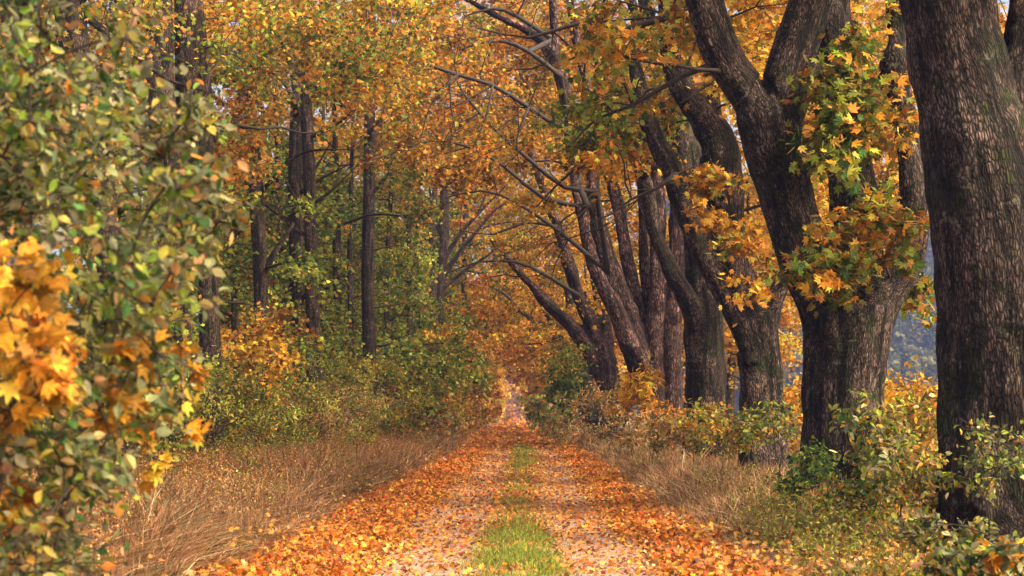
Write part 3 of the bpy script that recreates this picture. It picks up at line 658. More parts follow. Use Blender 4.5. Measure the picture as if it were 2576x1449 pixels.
# overhead canopy of the nearer row, seen at the top centre
region(1300, 90, 260, 140, 36, 60, 120, 'orange', .9, 74)
region(1230, 330, 280, 230, 42, 72, 190, 'orange', .95, 74)
region(1280, 380, 230, 160, 34, 48, 70, 'orange', .8, 66)
region(1450, 620, 160, 160, 50, 70, 60, 'gold', .8, 60)
region(1340, 800, 110, 120, 72, 96, 60, 'gold', 1.0, 60)
region(1420, 870, 60, 80, 64, 72, 14, 'orangegreen', .8, 60)
region(1430, 900, 30, 60, 56, 60, 10, 'green', .7, 60, [Ft, Gt])
region(1330, 600, 100, 90, 60, 84, 34, 'orangegreen', .9, 60)
# left wood
region(760, 100, 220, 140, 26, 40, 40, 'mix', .8, 56)
region(820, 120, 250, 150, 26, 40, 80, 'orangegreen', .8, 56)
region(950, 160, 250, 190, 38, 60, 120, 'orange', .9, 66)
region(620, 330, 110, 180, 28, 40, 36, 'orange', .7, 56)
region(700, 520, 170, 170, 32, 42, 110, 'green', .75, 66)
region(850, 600, 260, 240, 46, 60, 220, 'green', .95, 66)
region(1060, 680, 150, 180, 50, 70, 110, 'green', .9, 66)
region(840, 860, 250, 110, 46, 60, 110, 'green', .9, 66)
region(1050, 860, 130, 130, 48, 66, 70, 'green', .9, 66)
region(1215, 880, 50, 130, 84, 110, 40, 'goldhi', 1.0, 60)
region(1270, 820, 80, 70, 110, 170, 50, 'gold', 1.5, 60)
region(1390, 780, 100, 120, 84, 130, 50, 'gold', 1.2, 60)
region(640, 860, 80, 90, 26, 32, 22, 'gold', .55, 48)
region(700, 800, 90, 60, 27, 34, 14, 'orange', .5, 40)
region(1150, 800, 80, 90, 56, 84, 40, 'mix', .9, 60)
region(1180, 720, 70, 60, 60, 84, 20, 'orange', .9, 60)
region(1150, 560, 240, 260, 96, 140, 120, 'orangegreen', 2.0, 84)
region(800, 620, 320, 300, 70, 100, 170, 'green', 1.5, 80)
region(1050, 120, 420, 200, 76, 110, 150, 'orange', 1.6, 80)
region(1560, 300, 260, 330, 76, 110, 130, 'gold', 1.6, 80)
region(1330, 560, 160, 200, 84, 120, 70, 'orangegreen', 1.6, 80)
region(1650, 780, 130, 130, 60, 90, 50, 'gold', 1.2, 76)
region(1000, 420, 200, 130, 60, 76, 60, 'orangegreen', 1.1, 76)
region(700, 720, 200, 150, 34, 46, 50, 'green', .8, 66)
region(300, 300, 320, 320, 24, 34, 100, 'mix', .8, 50)
region(300, 700, 300, 300, 22, 30, 80, 'green', .8, 50)
region(250, 60, 280, 110, 20, 28, 46, 'olivegold', .7, 46)

for t_, Y, lst in [
 (D, 34, [(1660, 420, 20), (1560, 370, 15), (1420, 325, 13), (1330, 270, 12), (1240, 215, 11), (1150, 188, 10), (1040, 150, 8), (930, 112, 7), (800, 95, 4)]),
 (E, 42, [(1410, 190, 16), (1330, 130, 12), (1270, 105, 10), (1200, 110, 7), (1140, 135, 4)]),
 (E, 43, [(1390, 100, 14), (1300, 40, 11), (1240, 22, 8), (1170, 40, 4)]),
 (E, 40, [(1500, 480, 16), (1420, 470, 14), (1330, 400, 12), (1250, 330, 9), (1170, 240, 7), (1140, 185, 4)]),
 (E, 41, [(1530, 690, 14), (1430, 600, 11), (1300, 510, 8), (1210, 480, 6), (1110, 500, 3)]),
 (E, 39, [(1480, 520, 16), (1370, 500, 12), (1270, 420, 9), (1180, 370, 7), (1080, 355, 5), (950, 400, 3)]),
 (D, 33.5, [(1150, 188, 7), (1085, 260, 5), (1060, 345, 3)]), (D, 33.5, [(1130, 184, 6), (1135, 270, 4), (1150, 345, 2)]), (D, 33.6, [(1240, 215, 7), (1220, 300, 4), (1195, 360, 2)]),
 (D, 33.6, [(1040, 150, 6), (990, 215, 4), (960, 290, 2)]), (D, 33.8, [(1330, 270, 8), (1300, 350, 5), (1310, 430, 3)]),
 (D, 32, [(1600, 380, 16), (1540, 395, 12), (1440, 430, 8), (1350, 520, 4)]),
 (B, 22.5, [(1800, 60, 26), (1690, 40, 20), (1570, 75, 16), (1450, 60, 12), (1330, 95, 8), (1200, 70, 4)]),
 (B, 22, [(1830, 150, 20), (1720, 190, 14), (1590, 265, 10), (1500, 300, 7), (1440, 360, 4)]),
 (Ct, 26.5, [(1700, 440, 18), (1640, 480, 10), (1590, 500, 7), (1540, 540, 4)]),
 (Ft, 60, [(1450, 740, 14), (1370, 690, 10), (1300, 660, 8), (1200, 660, 5), (1120, 690, 3)]),
 (Ft, 60, [(1402, 570, 12), (1320, 560, 9), (1240, 590, 6), (1160, 580, 3)]),
 (Gt, 74, [(1400, 850, 12), (1330, 800, 10), (1270, 740, 8), (1230, 720, 4)]),
 (TREES[len(TREES) * 0 + LW0 + 5], 45, [(745, 260, 14), (700, 190, 11), (610, 150, 8), (520, 110, 4)]),
 (TREES[LW0 + 4], 44, [(780, 210, 12), (860, 190, 9), (930, 160, 6), (1010, 175, 3)]),
 (TREES[LW0 + 7], 60, [(930, 330, 12), (990, 270, 8), (1060, 250, 5), (1130, 200, 3)])]:
    t_.setdefault('boughs', []).append(px_limb(Y, lst, .5))
def build_crown(t):
    if 'auto' in t:
        cx, cy, cz, rx, ry, rz, p, n = t['auto']
        for i in range(n):
            v = unit(rng.normal(size=3)); rr = rng.uniform(.25, 1) ** .5
            c = np.array([cx, cy, cz]) + v * rr * np.array([rx, ry, rz])
            if c[2] < 1.4 or (.255 < c[0] / c[1] < .312 and c[2] < 1.45 + .125 * c[1]) or (cy < 100 and blocked(c, 1.0)) or tunnel(c): continue
            t['clumps'].append((c, (1.0 if cy < 80 else 1.25) * rng.uniform(.75, 1.25), p, 64 if cy < 80 else 46))
    if not t['clumps']: return
    Yt = t['base'][1]
    pos, szs, which, cid, pals, twigs = [], [], [], [], [], []
    nodes = [np.array(t['samples'])]; nrad = [np.array(t['rads'])]; NP, NR = nodes[0], nrad[0]
    for bp_, br_ in t.get('boughs', []):
        j0 = np.linalg.norm(NP - bp_[0], axis=1).argmin(); bp_ = np.concatenate([NP[j0][None], bp_]); br_ = np.concatenate([br_[:1], br_])
        br_ = np.maximum(br_, .012)
        for q_ in range(int(len(bp_) * .8)):
            k_ = rng.integers(1, len(bp_)); b0_ = bp_[k_]; ln_ = rng.uniform(.6, 2.2); dr_ = unit(rng.normal(size=3) * np.array([1, .7, .6]) + np.array([-.7, 0, -.15]))
            e1_ = b0_ + dr_ * ln_ * .5 + rng.normal(size=3) * .08; e2_ = b0_ + dr_ * ln_ + rng.normal(size=3) * .2; r_ = min(br_[k_] * .5, .022)
            twigs.append(tube([b0_, e1_, e2_], [r_, r_ * .7, .006], 4, False))
            e3_ = e1_ + unit(dr_ + rng.normal(size=3) * .7) * ln_ * .5; twigs.append(tube([e1_, e3_], [r_ * .6, .005], 3, False))
        twigs.append(tube(bp_, br_, 6, False)); NP = np.concatenate([NP, bp_]); NR = np.concatenate([NR, br_])
    order = sorted(t['clumps'], key=lambda k: np.linalg.norm(t['samples'] - k[0], axis=1).min())
    for ci, (c, r, p, nl) in enumerate(order):
        if p not in pals: pals.append(p)
        Y = c[1]; nearby = Y < 32 and c[0] > -1.5
        nl = int(nl * (1.25 if nearby else 2.1 if Y < 75 else 1.7))
        nr_ = 7 if Y < 32 else 6
        dirs = rng.normal(size=(nr_, 3)); dirs[:, 2] = dirs[:, 2] * .4 + .05; dirs = unit(dirs) * rng.uniform(.6, 1.35, (nr_, 1))
        k = rng.integers(0, nr_, nl); tt = rng.uniform(.12, 1, nl)
        q = c + dirs[k] * (tt * r)[:, None]; q[:, 2] -= .28 * r * tt ** 2
        q += rng.normal(size=(nl, 3)) * r * .13
        pos.append(q); which.append(np.full(nl, pals.index(p))); cid.append(np.full(nl, ci))
        lsz = .135 if nearby else .098 if Y < 32 else (.112 if Y < 50 else (.14 if Y < 75 else (.21 if Y < 110 else .34)))
        szs.append(np.full(nl, lsz))
        if Y < 110:      # each spray grows from the closest wood that already exists
            dv = c - NP; dd = np.linalg.norm(dv, axis=1) + np.clip(-dv[:, 2] + .1, 0, 9) * 1.2
            jn = dd.argmin(); a0 = NP[jn]; ln = np.linalg.norm(c - a0)
            m = 6 if ln > .8 else 4
            bend = rng.normal(size=3) * ln * .10; bend[2] += ln * .05
            tp = np.linspace(0, 1, m)[:, None]; curve = (1 - tp) ** 2 * a0 + 2 * tp * (1 - tp) * ((a0 + c) / 2 + bend) + tp ** 2 * c
            curve[1:-1] += rng.normal(size=(m - 2, 3)) * ln * .018
            r0 = min(NR[jn] * .75, .018 + .013 * ln); rad = np.linspace(r0, max(r0 * .45, .006), m)
            twigs.append(tube(curve, rad, 5 if Y < 45 else 4, False))
            NP = np.concatenate([NP, curve[1:]]); NR = np.concatenate([NR, rad[1:]])
            if Y < 62:
                for dv in dirs[:5]:
                    e1 = c + dv * r * .55; e2 = c + dv * r; e2[2] -= .28 * r
                    twigs.append(tube([c, e1, e2], [.009 if Y < 40 else .015, .007, .004], 3, False))
    pos = np.concatenate(pos); szs = np.concatenate(szs); which = np.concatenate(which); cid = np.concatenate(cid)
    tpl = T_MAPLE if Yt < 24 else (T_MAPLE1 if Yt < 40 else (T_MAPLE0 if Yt < 60 else T_STAR0))
    V, F, bk = join(twigs) if twigs else (None, None, None)
    leaf_mesh('crown', pos, szs, (pals, which), tpl, M_LEAF, t['root'], up=.5, spread=1.0, clump_id=cid, wood=(V, F))
for t in TREES: build_crown(t)

# ------------------------------------------------------------------ knotholes
def knot(t, px, py, Y, wpx):
    c = P(px, py, Y); R0 = W(wpx, Y) / 2; nu, nv = 22, 10
    u = np.arange(nu) / nu * 6.283; v = np.arange(nv) / nv * 6.283
    rr = R0 * (1 + .15 * np.sin(u * 2 + 1) + .08 * np.sin(u * 3)); th2 = R0 * .42
    V = np.stack([c[0] + (rr[:, None] + th2 * np.cos(v)[None]) * np.cos(u)[:, None], np.broadcast_to(c[1] + th2 * .9 * np.sin(v)[None], (nu, nv)), c[2] + 1.2 * (rr[:, None] + th2 * np.cos(v)[None]) * np.sin(u)[:, None]], -1).reshape(-1, 3)
    F = np.array([[i * nv + j, ((i + 1) % nu) * nv + j, ((i + 1) % nu) * nv + (j + 1) % nv, i * nv + (j + 1) % nv] for i in range(nu) for j in range(nv)])
    k_ = link('knothole', mesh_np('knothole', V, F, M_BARKPINK, bk=V * 2, smooth=True, k=4), t['root'])
    V2 = np.concatenate([[[c[0], c[1] + .03, c[2]]], np.stack([c[0] + rr * np.cos(u), np.full(nu, c[1] - .005), c[2] + 1.2 * rr * np.sin(u)], -1)]); F2 = np.array([[0, 1 + i, 1 + (i + 1) % nu] for i in range(nu)])
    h_ = bpy.data.objects.new('hollow', mesh_np('hollow', V2 - np.array(t['root'].location), F2, M_KNOTSHADE)); COL.objects.link(h_); h_.parent = t['root']
M_KNOTSHADE, _nt, _N, _L, _o = newmat('knothole_shade'); _b = _N.new('ShaderNodeBsdfPrincipled'); _b.inputs['Base Color'].default_value = (.012, .008, .006, 1); _b.inputs['Roughness'].default_value = 1; _L.new(_b.outputs[0], _o.inputs[0])  # near-black disc paints the shade inside the knothole
knot(Ct, 1812, 503, YC - W(86, YC) / 2 - .02, 22); knot(E, 1515, 640, YE - .62, 11); knot(E, 1640, 905, YE - 1.1, 13)
# ------------------------------------------------------------------ shrubs
def shrub(name, label, cat, group, base, clumps, palname, tpl, lsize, nl, stems_r=.012, up=.45, base2=None, spray=True, mats=M_LEAF, leafname='foliage', sweep=0):
    """clumps: list of (x,y,z,r)"""
    bz = float(ground_z(base[0], base[1])); root = empty(name, (base[0], base[1], bz), label, cat, group)
    pos, cid, tw = [], [], []
    b = np.array([base[0], base[1], bz - .1])
    NP = b[None] + np.array([[q, 0, 0] for q in (-.15, 0, .15)]); NR = np.full(3, stems_r * 1.6)
    for ci, cl in enumerate(sorted(clumps, key=lambda k: np.linalg.norm(np.array(k[:3]) - b))):
        c = np.array(cl[:3], float); r = cl[3]
        dv = c - NP; jn = (np.linalg.norm(dv, axis=1) + np.clip(-dv[:, 2] + .1, 0, 9)).argmin(); s0 = NP[jn]; ln = np.linalg.norm(c - s0)
        mid = (s0 + c) * .5 + np.array([rng.normal() * .1 * ln, rng.normal() * .1 * ln, .14 * ln])
        tp = np.linspace(0, 1, 7)[:, None]; cu = (1 - tp) ** 2 * s0 + 2 * tp * (1 - tp) * mid + tp ** 2 * c
        rr_ = np.linspace(min(NR[jn], stems_r * 1.3), stems_r * .45, 7)
        tw.append(tube(cu, rr_, 5, False)); NP = np.concatenate([NP, cu[2:]]); NR = np.concatenate([NR, rr_[2:]])
        nr_ = 6; dirs = rng.normal(size=(nr_, 3)); dirs[:, 2] = dirs[:, 2] * .6 + .1; dirs = unit(dirs) * rng.uniform(.7, 1.25, (nr_, 1))
        k = rng.integers(0, nr_, nl); tt = rng.uniform(.05, 1, nl)
        q = c + dirs[k] * (tt * r)[:, None] + rng.normal(size=(nl, 3)) * r * .14
        pos.append(q); cid.append(np.full(nl, ci))
        for dv in dirs: tw.append(tube([c, c + dv * r * .5, c + dv * r], [stems_r * .4, stems_r * .3, stems_r * .15], 3, False))
    pos = np.concatenate(pos); cid = np.concatenate(cid)
    keep = pos[:, 2] > ground_z(pos[:, 0], pos[:, 1]) + .03
    leaf_mesh(leafname, pos[keep], lsize, palname, tpl, mats, root, up=up, spread=1.0, clump_id=cid[keep], tipdown=.5 + sweep * .3, sweep=sweep)
    V, F, bk = join(tw); link('stems', mesh_np('stems', V, F, M_TWIG, smooth=True), root)
    return root
def px_clumps(px, py, rx, ry, Y0, Y1, n, r):
    out = []
    while len(out) < n:
        u, v = rng.uniform(-1, 1, 2)
        if u * u + v * v > 1: continue
        Y = rng.uniform(Y0, Y1); c = P(px + u * rx, py + v * ry, Y)
        if c[2] < .15: c[2] = .15
        out.append((*c, r * rng.uniform(.7, 1.3)))
    return out
G_RS = 'shrubs and saplings below the right row'
def pxy(px, Y): return (P(px, 1040, Y)[0], Y)
shrub('shrub', 'pale green bush with pointed leaves in front of the big forked maple', 'shrub', G_RS, pxy(2230, 16.6), px_clumps(2220, 1120, 125, 90, 15.8, 17.6, 21, .27) + px_clumps(2150, 1050, 50, 40, 16.4, 17, 5, .25) + px_clumps(2180, 1250, 110, 50, 15.8, 17, 7, .22), 'palegreen', T_OVATE, .095, 46)
shrub('shrub', 'yellowing bush in the gap between the two nearest trunks', 'shrub', G_RS, pxy(2310, 19.5), px_clumps(2300, 1060, 85, 80, 18.5, 20.5, 30, .34), 'olivegold', T_OVATE, .10, 46)
shrub('shrub', 'golden bush against the blue hill, between the two nearest trunks', 'shrub', G_RS, pxy(2300, 26), px_clumps(2290, 1010, 90, 50, 25, 28, 26, .4), 'maplegold', T_OVATE, .11, 50)
shrub('shrub', 'dark green low bush at the left foot of the forked maple', 'shrub', G_RS, pxy(2035, 18), px_clumps(2035, 1175, 62, 55, 17.5, 18.6, 14, .22) + px_clumps(1985, 1230, 40, 25, 17.6, 18.2, 4, .2), 'dkgreen', T_OVATE, .08, 46)
shrub('shrub', 'light green sapling bush between the forked maple and the one behind it', 'shrub', G_RS, pxy(1940, 24), px_clumps(1940, 1060, 70, 45, 23, 25, 18, .32), 'palegreen', T_OVATE, .09, 46)
shrub('shrub', 'dark green tuft at the left foot of the knotholed maple', 'shrub', G_RS, pxy(1885, 25.5), px_clumps(1885, 1065, 26, 26, 25, 26, 6, .25), 'dkgreen', T_OVATE, .08, 50)
shrub('shrub', 'thin yellow-leaved bush low before the nearest trunk', 'shrub', G_RS, pxy(2500, 11.6), px_clumps(2500, 1120, 75, 60, 11.2, 12.2, 14, .2) + px_clumps(2440, 1190, 70, 60, 11.2, 12.2, 8, .16), 'palegreen', T_OVATE, .055, 26)
shrub('shrub', 'grey-green and yellow undergrowth bush filling the lower right corner', 'shrub', G_RS, pxy(2480, 9.6), px_clumps(2460, 1405, 150, 45, 9.0, 10.6, 20, .16) + px_clumps(2380, 1340, 110, 30, 11, 12, 9, .15), 'greygreen', T_OVATE, .075, 40)
shrub('maple_sapling', 'little maple seedling with bright yellow leaves in the lower right corner', 'sapling', G_RS, pxy(2540, 9.4), px_clumps(2530, 1385, 50, 30, 9.1, 9.6, 4, .14), 'maplegold', T_MAPLE, .11, 9)
shrub('maple_sapling', 'golden sapling in front of the fluted pink maple', 'sapling', G_RS, pxy(1610, 37), px_clumps(1612, 990, 46, 44, 36, 38.5, 14, .4), 'maplegold', T_NARROW, .2, 46)
shrub('maple_sapling', 'yellow-orange sapling before the straight grey maple', 'sapling', G_RS, pxy(1765, 30), px_clumps(1765, 1055, 52, 48, 29, 31, 16, .36), 'olivegold', T_OVATE, .12, 48)
shrub('shrub', 'gold undergrowth behind the knotholed maple on the field side', 'shrub', G_RS, pxy(2010, 33), px_clumps(2000, 1030, 90, 50, 31, 37, 30, .5), 'gold', T_OVATE, .15, 50)
shrub('shrub', 'orange-brown undergrowth left of the straight grey maple', 'shrub', G_RS, pxy(1700, 40), px_clumps(1690, 1060, 60, 40, 38, 43, 18, .45), 'orange', T_OVATE, .14, 50)
shrub('shrub', 'tall beige weedy bush at the foot of the pink-barked leaning maple', 'shrub', G_RS, pxy(1520, 46), px_clumps(1505, 1050, 62, 60, 43, 50, 30, .5), 'beige', T_NARROW, .15, 56)
shrub('shrub', 'low brown bush where the verge meets the track before the leaning maples', 'shrub', G_RS, pxy(1410, 60), px_clumps(1405, 1085, 38, 24, 56, 64, 14, .5), 'beige', T_NARROW, .16, 56)
shrub('shrub', 'dark green ivy-like bush under the leaning maples', 'shrub', G_RS, pxy(1420, 68), px_clumps(1418, 975, 34, 55, 64, 72, 16, .8), 'dkgreen', T_STAR0, .2, 70)
shrub('shrub', 'grey-green bush at the right edge of the far track', 'shrub', G_RS, pxy(1370, 82), px_clumps(1372, 1035, 40, 34, 78, 88, 20, .9), 'palegreen', T_STAR0, .24, 70)
for i, (Y, px) in enumerate([(100, 1372), (115, 1362), (133, 1352), (155, 1342), (180, 1340), (215, 1334), (255, 1328)]):
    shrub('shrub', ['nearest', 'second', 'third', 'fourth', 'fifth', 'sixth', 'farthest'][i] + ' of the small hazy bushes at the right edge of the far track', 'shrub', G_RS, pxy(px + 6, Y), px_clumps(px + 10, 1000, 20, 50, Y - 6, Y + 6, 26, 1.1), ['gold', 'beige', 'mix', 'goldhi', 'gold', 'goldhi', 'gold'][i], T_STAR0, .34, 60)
shrub('shrub', 'straggly beige bush in the grass before the fluted maple and the straight one', 'shrub', G_RS, pxy(1640, 33), px_clumps(1640, 1085, 90, 40, 30, 36, 26, .38), 'beige', T_NARROW, .13, 50)
shrub('shrub', 'yellow-green weedy bush in the grass below the knotholed maple', 'shrub', G_RS, pxy(1850, 26), px_clumps(1840, 1095, 80, 36, 24, 27, 22, .3), 'olivegold', T_NARROW, .1, 46)
shrub('shrub', 'mixed green and yellow undergrowth sprawling at the feet of the forked maple', 'shrub', G_RS, pxy(2130, 17.2), px_clumps(2150, 1265, 120, 35, 15.8, 17.6, 12, .18), 'mix', T_OVATE, .07, 46)
shrub('shrub', 'green and yellow bush filling the ground between the two nearest trunks', 'shrub', G_RS, pxy(2340, 14.4), px_clumps(2320, 1200, 70, 80, 13.8, 15.4, 14, .2), 'olivegold', T_OVATE, .075, 46)
G_LS = 'hedge-like bushes along the left edge of the wood'
hs = [(22, -6.8, 'hedge', 2.0, 'olive-green bush half hidden by the nearest left leaves'),
      (26.5, -6.4, 'hedge', 2.3, 'green bush just right of the foreground leaves, first of the visible hedge'),
      (31, -6.2, 'mix', 2.2, 'mixed green and ochre bush, second in the visible hedge'),
      (36, -5.9, 'hedge', 2.6, 'bright green bush below the twin trunks'),
      (41.5, -5.6, 'beige', 2.2, 'brownish bush below the tall straight trunk'),
      (47.5, -5.3, 'hedge', 3.0, 'leafy green bush below the pole-thin trunk'),
      (54, -5.0, 'mix', 3.2, 'tall mottled bush left of the trunk with bare branches'),
      (61.5, -4.7, 'beige', 3.2, 'beige-brown bush below the trunk with bare branches'),
      (70, -4.3, 'mix', 3.6, 'mottled bush before the golden columnar one'),
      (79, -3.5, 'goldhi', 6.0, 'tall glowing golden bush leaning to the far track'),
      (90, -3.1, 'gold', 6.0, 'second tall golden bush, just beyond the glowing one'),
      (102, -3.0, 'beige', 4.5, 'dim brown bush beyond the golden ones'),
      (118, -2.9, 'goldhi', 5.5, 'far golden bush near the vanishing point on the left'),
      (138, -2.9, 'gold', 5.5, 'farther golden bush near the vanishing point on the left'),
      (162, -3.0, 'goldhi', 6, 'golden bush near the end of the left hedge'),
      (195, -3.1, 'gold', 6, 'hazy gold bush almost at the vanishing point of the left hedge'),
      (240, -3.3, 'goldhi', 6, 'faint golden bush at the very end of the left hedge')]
for i, (Y, x, p, h, lab) in enumerate(hs):
    n = 62 if Y < 60 else 44; x += float(xc(Y)); sp = 2.6 + Y * .02
    cl = []
    for q in range(n):
        z = .25 + (h - .2) * rng.uniform(0, 1) ** .8
        cl.append((x - .3 + rng.normal() * .8, Y + rng.uniform(-1, 1) * sp, z, rng.uniform(.4, .62) * (1 if Y < 60 else 1.35)))
    tp_ = T_OVATE if Y < 34 else T_NARROW if Y < 50 else T_STAR0
    shrub('shrub', lab, 'shrub', G_LS, (x, Y), cl, p, tp_, .075 if Y < 34 else (.105 if Y < 60 else .16 if Y < 100 else .27), 110 if Y < 60 else 84)
cl = [(2.0 + rng.uniform(-4, 4), 405 + rng.normal() * 4, rng.uniform(.3, 9), rng.uniform(1.2, 1.8)) for q in range(90)]  # added thicket, bright gold leaves imitate the glow at the track's end
shrub('shrub', 'added far thicket, its gold leaves standing in for the glow where the track vanishes', 'shrub', None, (2.0, 405), cl, 'goldhi', T_STAR0, .7, 46)
# low ground-storey bushes inside the wood
for i, (x, Y) in enumerate([(-10, 26), (-12, 34), (-10, 40), (-15, 42), (-10, 52), (-14, 60), (-20, 54), (-10, 68), (-16, 76), (-24, 70)]):
    cl = [(x + rng.normal() * 1.5, Y + rng.normal() * 1.5, rng.uniform(.3, 3.4), rng.uniform(.6, .9)) for q in range(26)]
    shrub('shrub', 'understorey bush inside the left wood, hardly told apart from its neighbours', 'shrub', 'understorey bushes inside the left wood', (x, Y), cl, ['green', 'mix', 'olivegold'][i % 3], T_STAR0, .17, 60)
G_FD = 'bushes along the meadow edge behind the right row'
for i, (x, Y) in enumerate([(7.8, 30), (8.6, 38), (8.0, 47), (8.2, 56), (8, 68), (8.4, 82), (12, 44), (13.5, 36)]):
    cl = [(x + rng.normal() * 1.0, Y + rng.normal() * 1.6, rng.uniform(.2, 1.3), rng.uniform(.4, .6)) for q in range(24)]
    shrub('shrub', 'yellowed meadow-edge bush seen between the avenue trunks, hardly told apart from its neighbours', 'shrub', G_FD, (x, Y), cl, ['olivegold', 'gold', 'beige'][i % 3], T_OVATE if Y < 40 else T_STAR0, .13, 56)

# ------------------------------------------------------------------ foreground left: green shrub and yellow maple
def strip_clumps(n, Y0, Y1, poly, r):
    """poly rows: (py, px_left, px_right)"""
    py = np.array([q[0] for q in poly]); l = np.array([q[1] for q in poly]); rr = np.array([q[2] for q in poly]); out = []
    wts = (rr - l)
    while len(out) < n:
        y = rng.uniform(py[0], py[-1]); a_, b_ = np.interp(y, py, l), np.interp(y, py, rr)
        if rng.uniform() > (b_ - a_) / wts.max(): continue
        Y = rng.uniform(Y0, Y1); c = P(rng.uniform(a_, b_), y, Y); out.append((*c, r * rng.uniform(.7, 1.3)))
    return out
fg = strip_clumps(300, 4.7, 7.2, [(-80, -150, 120), (60, -150, 330), (150, -150, 430), (350, -150, 520), (500, -150, 520), (700, -150, 480), (850, -150, 470), (1000, -150, 430), (1100, -150, 370), (1250, -150, 240), (1350, -150, 130), (1449, -150, 60)], .19)
HOLES = [(400, 0, 425, 330, 42), (475, 60, 510, 330, 50), (455, 760, 460, 850, 30), (523, 640, 530, 900, 26), (500, 360, 518, 640, 2), (175, 0, 225, 150, 40), (268, 500, 280, 580, 30)]
def hole(c):
    q = proj(c)
    for x0, y0, x1, y1, hw in HOLES:
        t = np.clip(((q[0] - x0) * (x1 - x0) + (q[1] - y0) * (y1 - y0)) / ((x1 - x0) ** 2 + (y1 - y0) ** 2), 0, 1)
        if math.hypot(q[0] - x0 - t * (x1 - x0), q[1] - y0 - t * (y1 - y0)) < hw + 42 and rng.uniform() > .05: return True
    return False
fg = [c for c in fg if not hole(c)]
fg += px_clumps(470, 330, 110, 130, 5.6, 6.6, 9, .13) + px_clumps(520, 560, 60, 140, 5.6, 6.6, 8, .12) + px_clumps(90, 1380, 110, 90, 5.5, 7, 14, .2)
shrub('shrub', 'large blurred grey-green shrub leaning in from the left edge in the foreground', 'shrub', None, (-3.2, 5.8), fg, 'greygreen', T_OVATE, .053, 40, .010, up=.3, sweep=.75)
mg = px_clumps(290, 1020, 60, 40, 5, 5.6, 3, .09) + px_clumps(30, 1240, 60, 80, 5, 5.6, 4, .1) + px_clumps(20, 700, 90, 60, 4.4, 5.0, 7, .13) + px_clumps(80, 900, 100, 90, 4.4, 5.0, 8, .11) + px_clumps(130, 1010, 90, 40, 4.6, 5, 3, .09) + px_clumps(290, 1030, 50, 30, 4.9, 5.4, 2, .08) + px_clumps(500, 890, 50, 50, 5.4, 6, 2, .06) + px_clumps(360, 870, 60, 20, 5, 5.4, 2, .08) + px_clumps(400, 1160, 60, 120, 6.2, 7, 3, .09) + px_clumps(20, 1080, 50, 60, 4.6, 5, 2, .1) + px_clumps(480, 1040, 40, 60, 5.6, 6, 2, .08) + px_clumps(60, 800, 60, 40, 4.6, 5, 4, .12)
shrub('maple_sapling', 'young maple with amber-yellow lobed leaves low among the left foreground shrub', 'sapling', None, (-2.7, 5.4), mg, 'amber', T_MAPLE, .066, 13, .007, up=.25, sweep=.5)

# ------------------------------------------------------------------ grasses and litter
def blades(name, x, Y, hgt, wid, cols, label_kind='stuff', lean=.5, mat=M_GRASS, z=None, seg=2):
    n = len(x); z = (ground_z(x, Y) if z is None else z)
    th = rng.uniform(0, 2 * math.pi, n); ld = np.stack([np.cos(th), np.sin(th)], -1) * (rng.gamma(2, lean / 2, n))[:, None]
    ta = rng.uniform(-.7, .7, n); sx = np.stack([np.cos(ta), np.sin(ta)], -1) * (wid / 2)[:, None]
    b = np.stack([x, Y, z - .02], -1)
    def at_(t, wf):
        c = b.copy(); c[:, :2] += ld * (hgt * t ** 1.8)[:, None]; c[:, 2] += hgt * t * (1 - .25 * np.minimum(np.linalg.norm(ld, axis=1), 1.6) * t)
        l = c.copy(); l[:, :2] -= sx * wf; r = c.copy(); r[:, :2] += sx * wf; return l, r, c
    l0, r0, _ = at_(np.zeros(n), 1); l1, r1, _ = at_(np.full(n, .5), .8); _, _, tp = at_(np.ones(n), 0)
    V = np.stack([l0, r0, l1, r1, tp], 1).reshape(-1, 3)
    F = (np.array([[0, 1, 3], [0, 3, 2], [2, 3, 4]])[None] + (np.arange(n) * 5)[:, None, None]).reshape(-1, 3)
    o = link(name, mesh_np(name, V, F, mat, col=np.repeat(cols, 5, 0))); return o
def pick(names, wts, n, var=.22):
    c = np.array([C2[k] for k in names])[rng.choice(len(names), n, p=np.array(wts) / sum(wts))]
    return np.clip(c * np.exp(rng.normal(0, var, (n, 1))), .01, .85)
C2 = dict(straw=(.38, .21, .10), pinkstraw=(.36, .165, .09), brown=(.10, .046, .025), olive=(.16, .14, .045), green=(.12, .19, .028), dgreen=(.06, .11, .02), pale=(.58, .42, .24), yellowgreen=(.30, .36, .04))
def scatter(n, y0, y1, d0, d1, power=1.6):
    """more per metre near the camera"""
    u = rng.uniform(0, 1, n); a_, b_ = y0 ** (1 - power), y1 ** (1 - power); Y = (a_ + (b_ - a_) * u) ** (1 / (1 - power))
    dd = rng.uniform(d0, d1, n); return dd + xc(Y), Y, dd
# left bank
n = 230000
x, Y, dd = scatter(n, 7.5, 120, -7.2, -2.35)
ragged = 2.55 + .35 * (vnoise(x * 0, Y, 1.3, 31) - .5) * 2
tuft = vnoise(x, Y, .45, 11); big_ = vnoise(x, Y, 2.5, 12)
keep = (np.abs(dd) > ragged) & (tuft > .22 * rng.uniform(0, 1.6, n)); x, Y, dd, tuft, big_ = x[keep], Y[keep], dd[keep], tuft[keep], big_[keep]
edge = np.clip((np.abs(dd) - 2.4) / .9, .15, 1)
hg = (.16 + .58 * tuft ** 1.5 + .28 * big_) * edge * rng.uniform(.55, 1.15, len(x)) * np.where(Y > 60, .85, 1)
wd = np.clip(.0055 + Y * .00034, .008, .04) * rng.uniform(.7, 1.4, len(x))
cols = pick(['straw', 'pinkstraw', 'brown', 'olive', 'pale', 'dgreen'], [3.4, 4, 4, 1.8, 1.6, .8], len(x), .4)
